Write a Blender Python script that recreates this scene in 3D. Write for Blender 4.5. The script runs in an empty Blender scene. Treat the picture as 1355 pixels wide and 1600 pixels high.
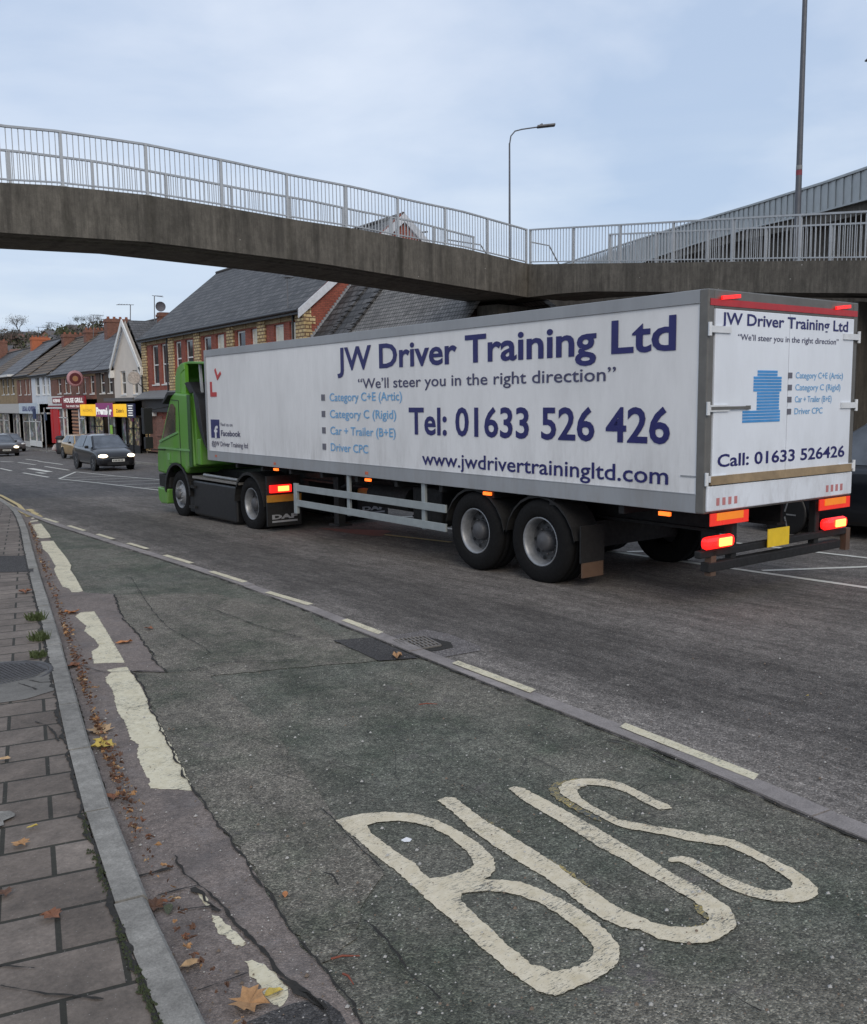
import bpy, bmesh, math, random
from mathutils import Matrix, Vector, noise
R = math.radians
rnd = random.Random(7)
scene = bpy.context.scene
COL = scene.collection

# ------------------------------------------------------------------ camera, sky, sun, exposure
FPX, PITCH, ROLL, YAW, CAMH = 1449.98, R(6.897), R(-0.670), R(34.572), 1.86
cam_data = bpy.data.cameras.new('camera')
cam = bpy.data.objects.new('camera', cam_data)
COL.objects.link(cam)
cam_data.sensor_fit = 'HORIZONTAL'
cam_data.sensor_width = 36
cam_data.lens = 36 * FPX / 1355
cam_data.clip_start = 0.05
cam_data.clip_end = 4000
cam.matrix_world = (Matrix.Translation((0, 0, CAMH)) @ Matrix.Rotation(-YAW, 4, 'Z')
                    @ Matrix.Rotation(math.pi / 2 - PITCH, 4, 'X') @ Matrix.Rotation(ROLL, 4, 'Z'))
scene.camera = cam

SUN_EL, SUN_ROT = R(34), R(200)      # sun low behind the camera, behind cloud
world = bpy.data.worlds.new('World')
scene.world = world
world.use_nodes = True
wn, wl = world.node_tree.nodes, world.node_tree.links
wn.clear()
wo = wn.new('ShaderNodeOutputWorld'); bg = wn.new('ShaderNodeBackground')
sky = wn.new('ShaderNodeTexSky'); sky.sky_type = 'NISHITA'; sky.sun_disc = False
sky.sun_elevation = SUN_EL; sky.sun_rotation = SUN_ROT
sky.dust_density = 2.0; sky.air_density = 1.3
tc = wn.new('ShaderNodeTexCoord')
mp = wn.new('ShaderNodeMapping'); mp.inputs['Scale'].default_value = (1.0, 1.0, 2.3)
mp.inputs['Rotation'].default_value = (0.25, 0.15, 0.4)
wl.new(tc.outputs['Generated'], mp.inputs['Vector'])
cn = wn.new('ShaderNodeTexNoise'); cn.inputs['Scale'].default_value = 2.3
cn.inputs['Detail'].default_value = 8; cn.inputs['Roughness'].default_value = 0.52
cn.inputs['Distortion'].default_value = 0.35
wl.new(mp.outputs['Vector'], cn.inputs['Vector'])
cr = wn.new('ShaderNodeValToRGB')
e = cr.color_ramp.elements
e[0].position = 0.34; e[0].color = (3.5, 4.35, 5.8, 1)
e[1].position = 0.68; e[1].color = (5.8, 6.3, 7.2, 1)
e2 = e.new(0.5); e2.color = (4.7, 5.35, 6.5, 1)
wl.new(cn.outputs['Fac'], cr.inputs['Fac'])
# darker, bluer cloud low over the street, with a paler gap at the horizon
sep = wn.new('ShaderNodeSeparateXYZ'); wl.new(tc.outputs['Generated'], sep.inputs[0])
hz = wn.new('ShaderNodeMapRange'); wl.new(sep.outputs['Z'], hz.inputs['Value'])
hz.inputs['From Min'].default_value = 0.05; hz.inputs['From Max'].default_value = 0.32
hz.inputs['To Min'].default_value = 1.0; hz.inputs['To Max'].default_value = 0.0
hmix = wn.new('ShaderNodeMixRGB'); hmix.blend_type = 'MIX'
hm = wn.new('ShaderNodeMath'); hm.operation = 'MULTIPLY'; hm.inputs[1].default_value = 0.6
wl.new(hz.outputs[0], hm.inputs[0]); wl.new(hm.outputs[0], hmix.inputs['Fac'])
wl.new(cr.outputs['Color'], hmix.inputs['Color1'])
cn2 = wn.new('ShaderNodeTexNoise'); cn2.inputs['Scale'].default_value = 4.0; cn2.inputs['Detail'].default_value = 6
mp2 = wn.new('ShaderNodeMapping'); mp2.inputs['Scale'].default_value = (1, 1, 6)
wl.new(tc.outputs['Generated'], mp2.inputs['Vector']); wl.new(mp2.outputs['Vector'], cn2.inputs['Vector'])
cr2 = wn.new('ShaderNodeValToRGB')
e = cr2.color_ramp.elements
e[0].position = 0.42; e[0].color = (3.5, 4.5, 6.0, 1)
e[1].position = 0.66; e[1].color = (5.6, 6.3, 7.0, 1)
wl.new(cn2.outputs['Fac'], cr2.inputs['Fac'])
wl.new(cr2.outputs['Color'], hmix.inputs['Color2'])
smix = wn.new('ShaderNodeMixRGB'); smix.inputs['Fac'].default_value = 0.9
wl.new(sky.outputs['Color'], smix.inputs['Color1']); wl.new(hmix.outputs['Color'], smix.inputs['Color2'])
wl.new(smix.outputs['Color'], bg.inputs['Color'])
bg.inputs['Strength'].default_value = 0.1
wl.new(bg.outputs[0], wo.inputs['Surface'])

sun_data = bpy.data.lights.new('sun', 'SUN')
sun_data.energy = 0.9; sun_data.angle = R(30); sun_data.color = (1.0, 0.88, 0.72)
sun = bpy.data.objects.new('sun', sun_data); COL.objects.link(sun)
sun.rotation_euler = (R(90) - SUN_EL, 0, R(-25))

scene.view_settings.view_transform = 'Standard'
scene.view_settings.look = 'None'
scene.view_settings.exposure = 0.5
scene.view_settings.gamma = 1.0

# ------------------------------------------------------------------ survey: photo point -> place on the (sloping) ground
SL = -0.0235                          # the street falls away from the viewer
def ray(u, v):
    x, y = u - 677.5, v - 800
    c, s = math.cos(ROLL), math.sin(ROLL)
    X, Y = x * c + y * s, -x * s + y * c
    d = (X / FPX, 1.0, -Y / FPX)
    c, s = math.cos(PITCH), math.sin(PITCH)
    a = (d[0], d[1] * c + d[2] * s, -d[1] * s + d[2] * c)
    c, s = math.cos(YAW), math.sin(YAW)
    return (c * a[0] + s * a[1], -s * a[0] + c * a[1], a[2])
def G(u, v, dz=0.0):
    r = ray(u, v); t = (dz - CAMH) / (r[2] - SL * r[1])
    return (r[0] * t, r[1] * t)
def gz(y): return SL * y
def zoomed(ox, oy, sc, pts, dz=0.0): return [G(ox + a / sc, oy + b / sc, dz) for a, b in pts]

# ------------------------------------------------------------------ object helpers
def tag(o, label=None, cat=None, group=None, kind=None):
    if label: o['label'] = label
    if cat: o['category'] = cat
    if group: o['group'] = group
    if kind: o['kind'] = kind
    return o
def empty(name, loc, rz=0.0, label=None, cat=None, group=None):
    o = bpy.data.objects.new(name, None); COL.objects.link(o)
    o.empty_display_size = 0.3
    o.location = loc; o.rotation_euler = (0, 0, rz)
    return tag(o, label, cat, group)
class MB:
    def __init__(self): self.v = []; self.f = []; self.m = []; self.s = []; self.M = Matrix.Identity(4)
    def add(self, vs, fs, mi=0, smooth=False):
        n = len(self.v)
        self.v += [tuple(self.M @ Vector(p)) for p in vs]
        for f in fs: self.f.append([i + n for i in f]); self.m.append(mi); self.s.append(smooth)
        return self
    def box(self, a, b, mi=0):
        x0, y0, z0 = a; x1, y1, z1 = b
        vs = [(x0, y0, z0), (x1, y0, z0), (x1, y1, z0), (x0, y1, z0), (x0, y0, z1), (x1, y0, z1), (x1, y1, z1), (x0, y1, z1)]
        return self.add(vs, [(0, 3, 2, 1), (4, 5, 6, 7), (0, 1, 5, 4), (1, 2, 6, 5), (2, 3, 7, 6), (3, 0, 4, 7)], mi)
    def quad(self, a, b, c, d, mi=0): return self.add([a, b, c, d], [(0, 1, 2, 3)], mi)
    def bar(self, p, q, w, h=None, mi=0, up=(0, 0, 1)):
        h = h or w
        p, q = Vector(p), Vector(q); d = (q - p).normalized(); u = Vector(up)
        if abs(d.dot(u)) > 0.98: u = Vector((1, 0, 0))
        s = d.cross(u).normalized() * (w / 2); t = s.cross(d).normalized() * (h / 2)
        vs = [p - s - t, p + s - t, p + s + t, p - s + t, q - s - t, q + s - t, q + s + t, q - s + t]
        return self.add(vs, [(0, 1, 2, 3), (7, 6, 5, 4), (0, 4, 5, 1), (1, 5, 6, 2), (2, 6, 7, 3), (3, 7, 4, 0)], mi)
    def tube(self, pts, r, n=8, mi=0, caps=True):
        pts = [Vector(p) for p in pts]; rs = r if isinstance(r, (list, tuple)) else [r] * len(pts)
        vs = []; fs = []; prev = None
        for i, p in enumerate(pts):
            d = (pts[min(i + 1, len(pts) - 1)] - pts[max(i - 1, 0)]).normalized()
            ref = prev if prev is not None else (Vector((0, 0, 1)) if abs(d.z) < 0.9 else Vector((1, 0, 0)))
            a = d.cross(ref).normalized(); b = a.cross(d).normalized(); prev = b
            for k in range(n):
                t = 2 * math.pi * k / n
                vs.append(p + a * math.cos(t) * rs[i] + b * math.sin(t) * rs[i])
        for i in range(len(pts) - 1):
            for k in range(n):
                fs.append((i * n + k, i * n + (k + 1) % n, (i + 1) * n + (k + 1) % n, (i + 1) * n + k))
        self.add(vs, fs, mi, True)
        if caps:
            self.add(vs[:n], [tuple(range(n))], mi); self.add(vs[-n:], [tuple(reversed(range(n)))], mi)
        return self
    def lathe(self, prof, c, axis='x', n=32, mi=0, smooth=True):
        """prof: (along axis, radius)"""
        vs = []; fs = []
        for a, r in prof:
            for k in range(n):
                t = 2 * math.pi * k / n; p, q = r * math.cos(t), r * math.sin(t)
                vs.append({'x': (c[0] + a, c[1] + p, c[2] + q), 'y': (c[0] + p, c[1] + a, c[2] + q), 'z': (c[0] + p, c[1] + q, c[2] + a)}[axis])
        for i in range(len(prof) - 1):
            for k in range(n): fs.append((i * n + k, i * n + (k + 1) % n, (i + 1) * n + (k + 1) % n, (i + 1) * n + k))
        return self.add(vs, fs, mi, smooth)
    def prism(self, poly, x0, x1, plane='yz', mi=0):
        """poly extruded along the axis normal to plane"""
        n = len(poly)
        def P(a, b, c): return {'yz': (c, a, b), 'xz': (a, c, b), 'xy': (a, b, c)}[plane]
        vs = [P(a, b, x0) for a, b in poly] + [P(a, b, x1) for a, b in poly]
        fs = [tuple(range(n)), tuple(reversed(range(n, 2 * n)))] + [(i, (i + 1) % n + 0, (i + 1) % n + n, i + n) for i in range(n)]
        return self.add(vs, fs, mi)
    def build(self, name, mats, parent=None, label=None, bevel=0, sub=0, fix=True):
        me = bpy.data.meshes.new(name)
        me.from_pydata(self.v, [], self.f)
        if not isinstance(mats, (list, tuple)): mats = [mats]
        for m in mats: me.materials.append(m)
        me.polygons.foreach_set('material_index', self.m)
        me.polygons.foreach_set('use_smooth', self.s)
        if fix:
            bm = bmesh.new(); bm.from_mesh(me)
            if sub: bmesh.ops.remove_doubles(bm, verts=bm.verts, dist=1e-5)
            bmesh.ops.recalc_face_normals(bm, faces=bm.faces)
            bm.to_mesh(me); bm.free()
        me.update()
        o = bpy.data.objects.new(name, me); COL.objects.link(o)
        if parent is not None: o.parent = parent
        if label: o['label'] = label
        if bevel:
            b = o.modifiers.new('bevel', 'BEVEL'); b.width = bevel; b.segments = 2; b.limit_method = 'ANGLE'; b.angle_limit = R(40)
        if sub:
            s = o.modifiers.new('sub', 'SUBSURF'); s.levels = sub; s.render_levels = sub
        return o
def fill(loops):
    """2D loops -> triangulated mesh data, holes by even-odd"""
    cu = bpy.data.curves.new('tmp', 'CURVE'); cu.dimensions = '2D'; cu.fill_mode = 'BOTH'
    for lp in loops:
        sp = cu.splines.new('POLY'); sp.points.add(len(lp) - 1)
        for i, (a, b) in enumerate(lp): sp.points[i].co = (a, b, 0, 1)
        sp.use_cyclic_u = True
    o = bpy.data.objects.new('tmp', cu); COL.objects.link(o)
    dg = bpy.context.evaluated_depsgraph_get(); ev = o.evaluated_get(dg); me = ev.to_mesh()
    vs = [tuple(v.co) for v in me.vertices]; fs = [tuple(p.vertices) for p in me.polygons]
    ev.to_mesh_clear(); bpy.data.objects.remove(o); bpy.data.curves.remove(cu)
    return vs, fs
def ragged(poly, step=0.03, amp=0.012, freq=9.0, seed=0.0):
    out = []
    n = len(poly)
    for i in range(n):
        a, b = Vector(poly[i]), Vector(poly[(i + 1) % n]); L = (b - a).length
        k = max(1, int(L / step))
        nn = Vector((-(b - a).y, (b - a).x)) / max(L, 1e-6)
        for j in range(k):
            p = a.lerp(b, j / k)
            d = noise.noise(Vector((p.x * freq, p.y * freq, seed))) + 0.6 * noise.noise(Vector((p.x * freq * 3.1, p.y * freq * 3.1, seed + 5)))
            out.append(tuple(p + nn * amp * d))
    return out
def sheet(mb, loops, dz, mi=0):
    vs, fs = fill(loops)
    return mb.add([(x, y, gz(y) + dz) for x, y, z in vs], fs, mi)
def ribbon(mb, pts, w, dz, mi=0, jit=0.3, seed=0):
    """thin dark crack or joint following pts on the ground"""
    r2 = random.Random(seed); P = []
    for i in range(len(pts) - 1):
        a, b = Vector(pts[i]), Vector(pts[i + 1]); k = max(1, int((b - a).length / 0.025))
        for j in range(k): P.append(a.lerp(b, j / k))
    P.append(Vector(pts[-1])); vs = []; fs = []; sd = seed * 3.7
    for i, p in enumerate(P):
        d = (P[min(i + 1, len(P) - 1)] - P[max(i - 1, 0)]).normalized(); nn = Vector((-d.y, d.x))
        q3 = Vector((p.x, p.y, sd)); jj = noise.noise(q3 * 7) * 2.2 + noise.noise(q3 * 24) * 1.0 + noise.noise(q3 * 70) * .5
        o = nn * jj * min(w, .02) * jit; h = nn * w * 0.5 * max(.25, .95 + 1.3 * noise.noise(q3 * 18 + Vector((9, 3, 1))) * min(1, jit * 2)) * (r2.uniform(.8, 1.15) if jit > .15 else 1)
        for q in (p + o - h, p + o + h): vs.append((q.x, q.y, gz(q.y) + dz))
    for i in range(len(P) - 1): fs.append((2 * i, 2 * i + 1, 2 * i + 3, 2 * i + 2))
    return mb.add(vs, fs, mi)
def struct(o): o['kind'] = 'structure'; return o
def copy_tree(o, parent=None):
    c = o.copy(); COL.objects.link(c); c.parent = parent
    for ch in list(o.children): copy_tree(ch, c)
    return c
def text_mesh(s, bold=0.0):
    cu = bpy.data.curves.new('tmp', 'FONT'); cu.body = s; cu.offset = bold; cu.resolution_u = 3
    o = bpy.data.objects.new('tmp', cu); COL.objects.link(o)
    dg = bpy.context.evaluated_depsgraph_get(); ev = o.evaluated_get(dg); me = ev.to_mesh()
    vs = [(v.co.x, v.co.y) for v in me.vertices]; fs = [tuple(p.vertices) for p in me.polygons]
    ev.to_mesh_clear(); bpy.data.objects.remove(o); bpy.data.curves.remove(cu)
    return vs, fs
def lettering(mb, s, org, right, up, width, cap, bold=0.012, mi=0, lo=None):
    """text fitted to width (m) with capital height cap (m), baseline-left at org"""
    vs, fs = text_mesh(s, bold)
    if not vs: return mb
    x0 = min(v[0] for v in vs); x1 = max(v[0] for v in vs)
    capv, _ = text_mesh('H', bold); ch = max(v[1] for v in capv)
    sx, sy = width / (x1 - x0), cap / ch
    o, r, u = Vector(org), Vector(right), Vector(up)
    return mb.add([o + r * (v[0] - x0) * sx + u * v[1] * sy for v in vs], fs, mi)

# ------------------------------------------------------------------ materials
class NT:
    def __init__(self, name):
        self.mat = bpy.data.materials.new(name); self.mat.use_nodes = True
        self.n = self.mat.node_tree.nodes; self.l = self.mat.node_tree.links
        self.b = self.n['Principled BSDF']; self.out = self.n['Material Output']
        self.tc = self.n.new('ShaderNodeTexCoord').outputs['Object']
    def set(self, **k):
        for a, b in k.items():
            s = self.b.inputs[a.replace('_', ' ')]
            if hasattr(b, 'default_value'): self.l.new(b, s)
            else: s.default_value = b
        return self
    def node(self, t, **k):
        nd = self.n.new(t)
        for a, b in k.items():
            if isinstance(b, bpy.types.NodeSocket): self.l.new(b, nd.inputs[a])
            elif a in nd.inputs: nd.inputs[a].default_value = b
            else: setattr(nd, a, b)
        return nd
    def mapping(self, scale=(1, 1, 1), rot=(0, 0, 0), loc=(0, 0, 0), vec=None):
        m = self.n.new('ShaderNodeMapping'); m.inputs['Scale'].default_value = scale
        m.inputs['Rotation'].default_value = rot; m.inputs['Location'].default_value = loc
        self.l.new(vec or self.tc, m.inputs['Vector']); return m.outputs[0]
    def noise(self, sc, det=4, rough=0.6, vec=None, dist=0.0):
        nd = self.node('ShaderNodeTexNoise', Scale=sc, Detail=det, Roughness=rough, Distortion=dist)
        self.l.new(vec or self.tc, nd.inputs['Vector']); return nd.outputs['Fac']
    def voronoi(self, sc, vec=None, feature='F1', out='Distance'):
        nd = self.node('ShaderNodeTexVoronoi', Scale=sc); nd.feature = feature
        self.l.new(vec or self.tc, nd.inputs['Vector']); return nd.outputs[out]
    def ramp(self, fac, stops, interp='LINEAR'):
        nd = self.n.new('ShaderNodeValToRGB'); nd.color_ramp.interpolation = interp
        el = nd.color_ramp.elements
        for i, (p, c) in enumerate(stops):
            if not isinstance(c, (tuple, list)): c = (c, c, c)
            x = el[i] if i < 2 else el.new(p)
            x.position = p; x.color = (c[0], c[1], c[2], 1)
        self.l.new(fac, nd.inputs['Fac']); return nd.outputs['Color']
    def mix(self, fac, a, b, mode='MIX'):
        nd = self.n.new('ShaderNodeMixRGB'); nd.blend_type = mode
        for s, x in (('Fac', fac), ('Color1', a), ('Color2', b)):
            if isinstance(x, bpy.types.NodeSocket): self.l.new(x, nd.inputs[s])
            else: nd.inputs[s].default_value = x if s == 'Fac' else (x[0], x[1], x[2], 1)
        return nd.outputs['Color']
    def math(self, op, a, b=0.0, clamp=False):
        nd = self.n.new('ShaderNodeMath'); nd.operation = op; nd.use_clamp = clamp
        for i, x in enumerate((a, b)):
            if isinstance(x, bpy.types.NodeSocket): self.l.new(x, nd.inputs[i])
            else: nd.inputs[i].default_value = x
        return nd.outputs[0]
    def bump(self, h, strength=0.5, dist=0.01, normal=None):
        nd = self.node('ShaderNodeBump', Strength=strength, Distance=dist); self.l.new(h, nd.inputs['Height'])
        if normal is not None: self.l.new(normal, nd.inputs['Normal'])
        return nd.outputs[0]
    def sep(self, vec=None):
        nd = self.n.new('ShaderNodeSeparateXYZ'); self.l.new(vec or self.tc, nd.inputs[0]); return nd.outputs
    def comb(self, x, y, z=0.0):
        nd = self.n.new('ShaderNodeCombineXYZ')
        for i, a in enumerate((x, y, z)):
            if isinstance(a, bpy.types.NodeSocket): self.l.new(a, nd.inputs[i])
            else: nd.inputs[i].default_value = a
        return nd.outputs[0]
MATS = {}
def plain(name, col, rough=0.6, metal=0.0, var=0.12, sc=6.0, bump=0.0, emit=None, es=1.0, coat=0.0):
    """painted or plain surface with a little dirt and tone variation"""
    if name in MATS: return MATS[name]
    t = NT(name)
    n = t.noise(sc, 6, 0.65)
    lo = tuple(c * (1 - var) for c in col); hi = tuple(min(1, c * (1 + var)) for c in col)
    t.set(Base_Color=t.ramp(n, [(0.3, lo), (0.7, hi)]), Metallic=metal)
    t.set(Roughness=t.ramp(t.noise(sc * 2.3, 4), [(0.3, rough * 0.85), (0.7, min(1, rough * 1.15))]))
    if bump: t.set(Normal=t.bump(t.noise(sc * 8, 5), bump, 0.01))
    if emit: t.set(Emission_Color=(*emit, 1), Emission_Strength=es)
    if coat: t.set(Coat_Weight=coat)
    MATS[name] = t.mat
    return t.mat
def glass_dark(name, col=(0.02, 0.025, 0.03), rough=0.06, inner=None):
    if name in MATS: return MATS[name]
    t = NT(name)
    c = t.ramp(t.noise(1.6, 5, 0.6), [(0.35, col), (0.65, inner or tuple(x * 2.2 for x in col))])
    t.set(Base_Color=c, Roughness=rough, Specular_IOR_Level=0.6)
    MATS[name] = t.mat; return t.mat

def asphalt(name, base, tint2, kind):
    t = NT(name); xyz = t.sep()
    agg = t.node('ShaderNodeTexVoronoi', Scale=135.0); t.l.new(t.tc, agg.inputs['Vector'])
    fine = t.noise(160, 3, 0.7); mid = t.noise(28, 5, 0.7); big = t.noise(0.9, 6, 0.62); patch = t.noise(2.6, 7, 0.68)
    col = t.mix(t.ramp(big, [(0.38, 0.0), (0.62, 1.0)]), base, tint2)
    cellv = t.sep(agg.outputs['Color'])
    sp = t.ramp(cellv[0], [(0.0, 0.45), (0.5, 0.92), (0.86, 1.22), (0.98, 1.95)])
    if kind == 'channel': sp = t.mix(.62, sp, (1, 1, 1))
    col = t.mix(1.0, col, sp, 'MULTIPLY')
    col = t.mix(1.0, col, t.ramp(mid, [(0.3, 0.66), (0.7, 1.32)]), 'MULTIPLY')
    col = t.mix(1.0, col, t.ramp(fine, [(0.3, 0.7), (0.72, 1.3)]), 'MULTIPLY')
    if kind == 'road':
        # gravelly margin beside the flush kerb, polished dark wheel tracks, shade painted under the lorry
        wx = t.math('ADD', xyz[0], t.math('MULTIPLY', t.math('SUBTRACT', patch, 0.5), 0.9))
        m = t.ramp(t.math('DIVIDE', wx, 14.0), [(0.275, 1.42), (0.305, 1.18), (0.33, 0.74), (0.40, 0.70), (0.43, 1.08), (0.52, 1.1), (0.56, 0.85), (0.62, 1.0), (0.8, 1.0)])
        col = t.mix(1.0, col, m, 'MULTIPLY')
        st = t.noise(5.0, 5, 0.7, vec=t.mapping(scale=(1.6, 0.22, 1)))
        col = t.mix(1.0, col, t.ramp(st, [(0.36, 0.74), (0.66, 1.28)]), 'MULTIPLY')
        g2 = t.noise(16, 6, 0.8, vec=t.mapping(scale=(1, .5, 1))); col = t.mix(1.0, col, t.ramp(g2, [(0.34, 0.68), (0.64, 1.34)]), 'MULTIPLY')
        # the far resurfaced stretch is darker and smoother
        col = t.mix(t.math('MULTIPLY', t.math('GREATER_THAN', t.math('ADD', xyz[1], t.math('MULTIPLY', xyz[0], 0.9)), 31.0), 0.30), col, (0.05, 0.052, 0.06))
    if kind == 'lane':
        gx = t.noise(3.3, 8, 0.7, dist=0.6)
        red = t.ramp(gx, [(0.60, 0.0), (0.70, 0.75)])
        col = t.mix(red, col, (0.150, 0.128, 0.126))
        dk = t.ramp(t.noise(1.5, 9, 0.74, vec=t.mapping(loc=(4, 2, 0))), [(0.36, (.52, .60, .54)), (0.56, (1, 1, 1))])
        col = t.mix(1.0, col, dk, 'MULTIPLY')
        ck = t.voronoi(3.2, vec=t.mapping(scale=(1, 1, 1)), feature='DISTANCE_TO_EDGE'); ckm = t.math('MULTIPLY', t.ramp(ck, [(0.004, 1.0), (0.012, 0.0)]), t.ramp(t.noise(1.1, 4, .6), [(.52, 0), (.6, .55)]))
        col = t.mix(ckm, col, (.03, .03, .028))
        gr = t.noise(11, 8, 0.75); col = t.mix(1.0, col, t.ramp(gr, [(0.32, 0.72), (0.66, 1.22)]), 'MULTIPLY')
        st = t.noise(2.0, 8, 0.7, vec=t.mapping(scale=(2.2, 0.35, 1)))
        col = t.mix(1.0, col, t.ramp(st, [(0.35, 0.78), (0.65, 1.16)]), 'MULTIPLY')
    if kind == 'channel':
        st = t.noise(7, 8, 0.7)
        col = t.mix(t.ramp(st, [(0.5, 0.0), (0.72, 0.6)]), col, (0.19, 0.172, 0.168))
        col = t.mix(t.ramp(t.noise(3.1, 8, 0.7), [(0.35, 0.45), (0.5, 0.0)]), col, (0.075, 0.068, 0.066))
    h = t.math('ADD', t.math('MULTIPLY', agg.outputs['Distance'], -1.3), t.math('MULTIPLY', mid, 0.9))
    nrm = t.bump(h, 0.6 if kind != 'channel' else 0.4, 0.012)
    t.set(Base_Color=col, Roughness=t.ramp(mid, [(0.3, 0.72), (0.7, 0.95)]), Normal=nrm, Specular_IOR_Level=0.35)
    return t.mat
M_ROAD = asphalt('asphalt', (0.130, 0.117, 0.105), (0.168, 0.152, 0.138), 'road')
M_LANE = asphalt('lane_green_asphalt', (0.140, 0.142, 0.115), (0.178, 0.166, 0.136), 'lane')
M_GREY = asphalt('worn_grey_asphalt', (0.186, 0.169, 0.139), (0.206, 0.186, 0.154), 'lane')
M_CHAN = asphalt('channel_asphalt', (0.176, 0.145, 0.128), (0.208, 0.173, 0.153), 'channel')
M_PATCH = asphalt('patch_asphalt', (0.058, 0.054, 0.053), (0.072, 0.068, 0.066), 'plain')
M_GROUND = asphalt('urban_ground', (0.12, 0.12, 0.11), (0.15, 0.15, 0.13), 'plain')
M_CRACK = plain('crack_dirt', (0.020, 0.018, 0.015), 0.98, var=.5, sc=40)
M_MOSS = plain('moss_dirt', (0.035, 0.045, 0.018), 0.95, sc=30)

def stone(name, c, c2, bump=0.35, joint=None):
    t = NT(name)
    n1 = t.noise(14, 8, 0.7); n2 = t.noise(120, 3, 0.7); n3 = t.noise(1.1, 7, 0.7)
    col = t.mix(t.ramp(n1, [(0.35, 0.0), (0.65, 1.0)]), c, c2)
    col = t.mix(1.0, col, t.ramp(n2, [(0.3, 0.72), (0.75, 1.25)]), 'MULTIPLY')
    col = t.mix(1.0, col, t.ramp(n3, [(0.32, 0.62), (0.66, 1.18)]), 'MULTIPLY')
    t.set(Base_Color=col, Roughness=0.88, Normal=t.bump(t.math('ADD', n1, n2), bump, 0.006))
    return t.mat
M_KERB = stone('kerb_stone', (0.20, 0.19, 0.17), (0.32, 0.305, 0.275))
M_FLUSH = stone('flush_kerb_stone', (0.25, 0.225, 0.215), (0.31, 0.28, 0.265))

def paint(name, c, wear=0.5, under=(0.085, 0.09, 0.085), streak=True):
    t = NT(name)
    a = t.noise(85, 6, 0.8, vec=t.mapping(scale=(0.45, 1.9, 1), rot=(0, 0, -0.35))) if streak else t.noise(60, 6, 0.75)
    b = t.noise(5, 6, 0.65)
    m = t.math('ADD', t.math('MULTIPLY', a, 0.74), t.math('MULTIPLY', b, 0.26))
    worn = t.ramp(m, [(wear - 0.035, 1.0), (wear + 0.012, 0.0)])
    tone = t.mix(t.ramp(t.noise(18, 6, 0.7), [(0.35, 0), (0.7, 1)]), c, (c[0] * 0.80, c[1] * 0.77, c[2] * 0.70))
    st = t.ramp(t.noise(8, 7, 0.7), [(0.60, 0.0), (0.74, 0.6)])
    tone = t.mix(st, tone, (0.36, 0.30, 0.15))
    t.set(Base_Color=t.mix(worn, tone, under), Roughness=0.8,
          Normal=t.bump(t.math('SUBTRACT', t.noise(90, 4, 0.7), t.math('MULTIPLY', worn, 0.8)), 0.28, 0.004))
    return t.mat
M_BUS = paint('thermoplastic_cream', (0.66, 0.59, 0.45), 0.452)
M_DASH = paint('worn_line_paint', (0.66, 0.61, 0.46), 0.445)
M_YEL = paint('yellow_line_paint', (0.58, 0.46, 0.22), 0.42)
M_WHITE = paint('white_line_paint', (0.62, 0.62, 0.58), 0.40)
M_RED = paint('red_road_surface', (0.26, 0.12, 0.10), 0.45)
M_YEDGE = paint('old_yellow_edge', (0.42, 0.33, 0.12), 0.52)

def brickmat(name, c1, c2, mortar, bw=0.225, bh=0.075, mode='wall', msize=0.012, rough=0.85, bump=0.4, var=0.25, off=0.5, wobble=0.0):
    t = NT(name); x = t.sep()
    sp_ = None
    if mode == 'wall': vec = t.comb(t.math('ADD', x[0], x[1]), x[2])
    elif mode == 'roofy': vec = t.comb(x[1], x[2])
    elif mode == 'roofx': vec = t.comb(x[0], x[2])
    elif mode == 'paver': vec = t.mapping(rot=(0, 0, R(11)))
    if wobble:
        vec = t.node('ShaderNodeVectorMath', operation='ADD').outputs[0] if False else vec
    br = t.node('ShaderNodeTexBrick'); t.l.new(vec, br.inputs['Vector'])
    br.offset = off; br.inputs['Scale'].default_value = 1.0
    br.inputs['Brick Width'].default_value = bw; br.inputs['Row Height'].default_value = bh
    br.inputs['Mortar Size'].default_value = msize; br.inputs['Mortar Smooth'].default_value = 0.25
    br.inputs['Color1'].default_value = (*c1, 1); br.inputs['Color2'].default_value = (*c2, 1); br.inputs['Mortar'].default_value = (*mortar, 1)
    br.inputs['Bias'].default_value = 0.0
    col = t.mix(1.0, br.outputs['Color'], t.ramp(t.noise(1.3, 7, 0.65), [(0.3, 1 - var), (0.7, 1 + var * 0.6)]), 'MULTIPLY')
    col = t.mix(1.0, col, t.ramp(t.noise(60, 4, 0.7), [(0.3, 0.8), (0.7, 1.2)]), 'MULTIPLY')
    col = t.mix(1.0, col, t.ramp(t.noise(5.5, 8, 0.8), [(0.34, 0.72), (0.66, 1.25)]), 'MULTIPLY')
    if mode == 'paver':
        vs_ = t.voronoi(38); col = t.mix(t.ramp(vs_, [(0.05, .7), (0.10, 0.0)]), col, (.36, .34, .31)); col = t.mix(1.0, col, t.ramp(t.noise(2.2, 8, .75), [(.34, .70), (.62, 1.12)]), 'MULTIPLY')
    t.set(Base_Color=col, Roughness=rough, Normal=t.bump(t.math('ADD', t.math('MULTIPLY', br.outputs['Fac'], -1.0), t.math('MULTIPLY', t.noise(50, 5), 0.4)), bump, 0.012))
    MATS[name] = t.mat
    return t.mat
M_PAVE = brickmat('paving_slab', (0.140, 0.113, 0.093), (0.205, 0.170, 0.143), (0.028, 0.026, 0.018), 0.40, 0.295, 'paver', 0.011, bump=0.6, var=0.2)
M_BRICK = brickmat('red_brick', (0.30, 0.075, 0.05), (0.36, 0.10, 0.065), (0.17, 0.07, 0.05))
M_BRICK2 = brickmat('dull_red_brick', (0.20, 0.085, 0.06), (0.26, 0.11, 0.075), (0.14, 0.09, 0.07))
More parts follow.
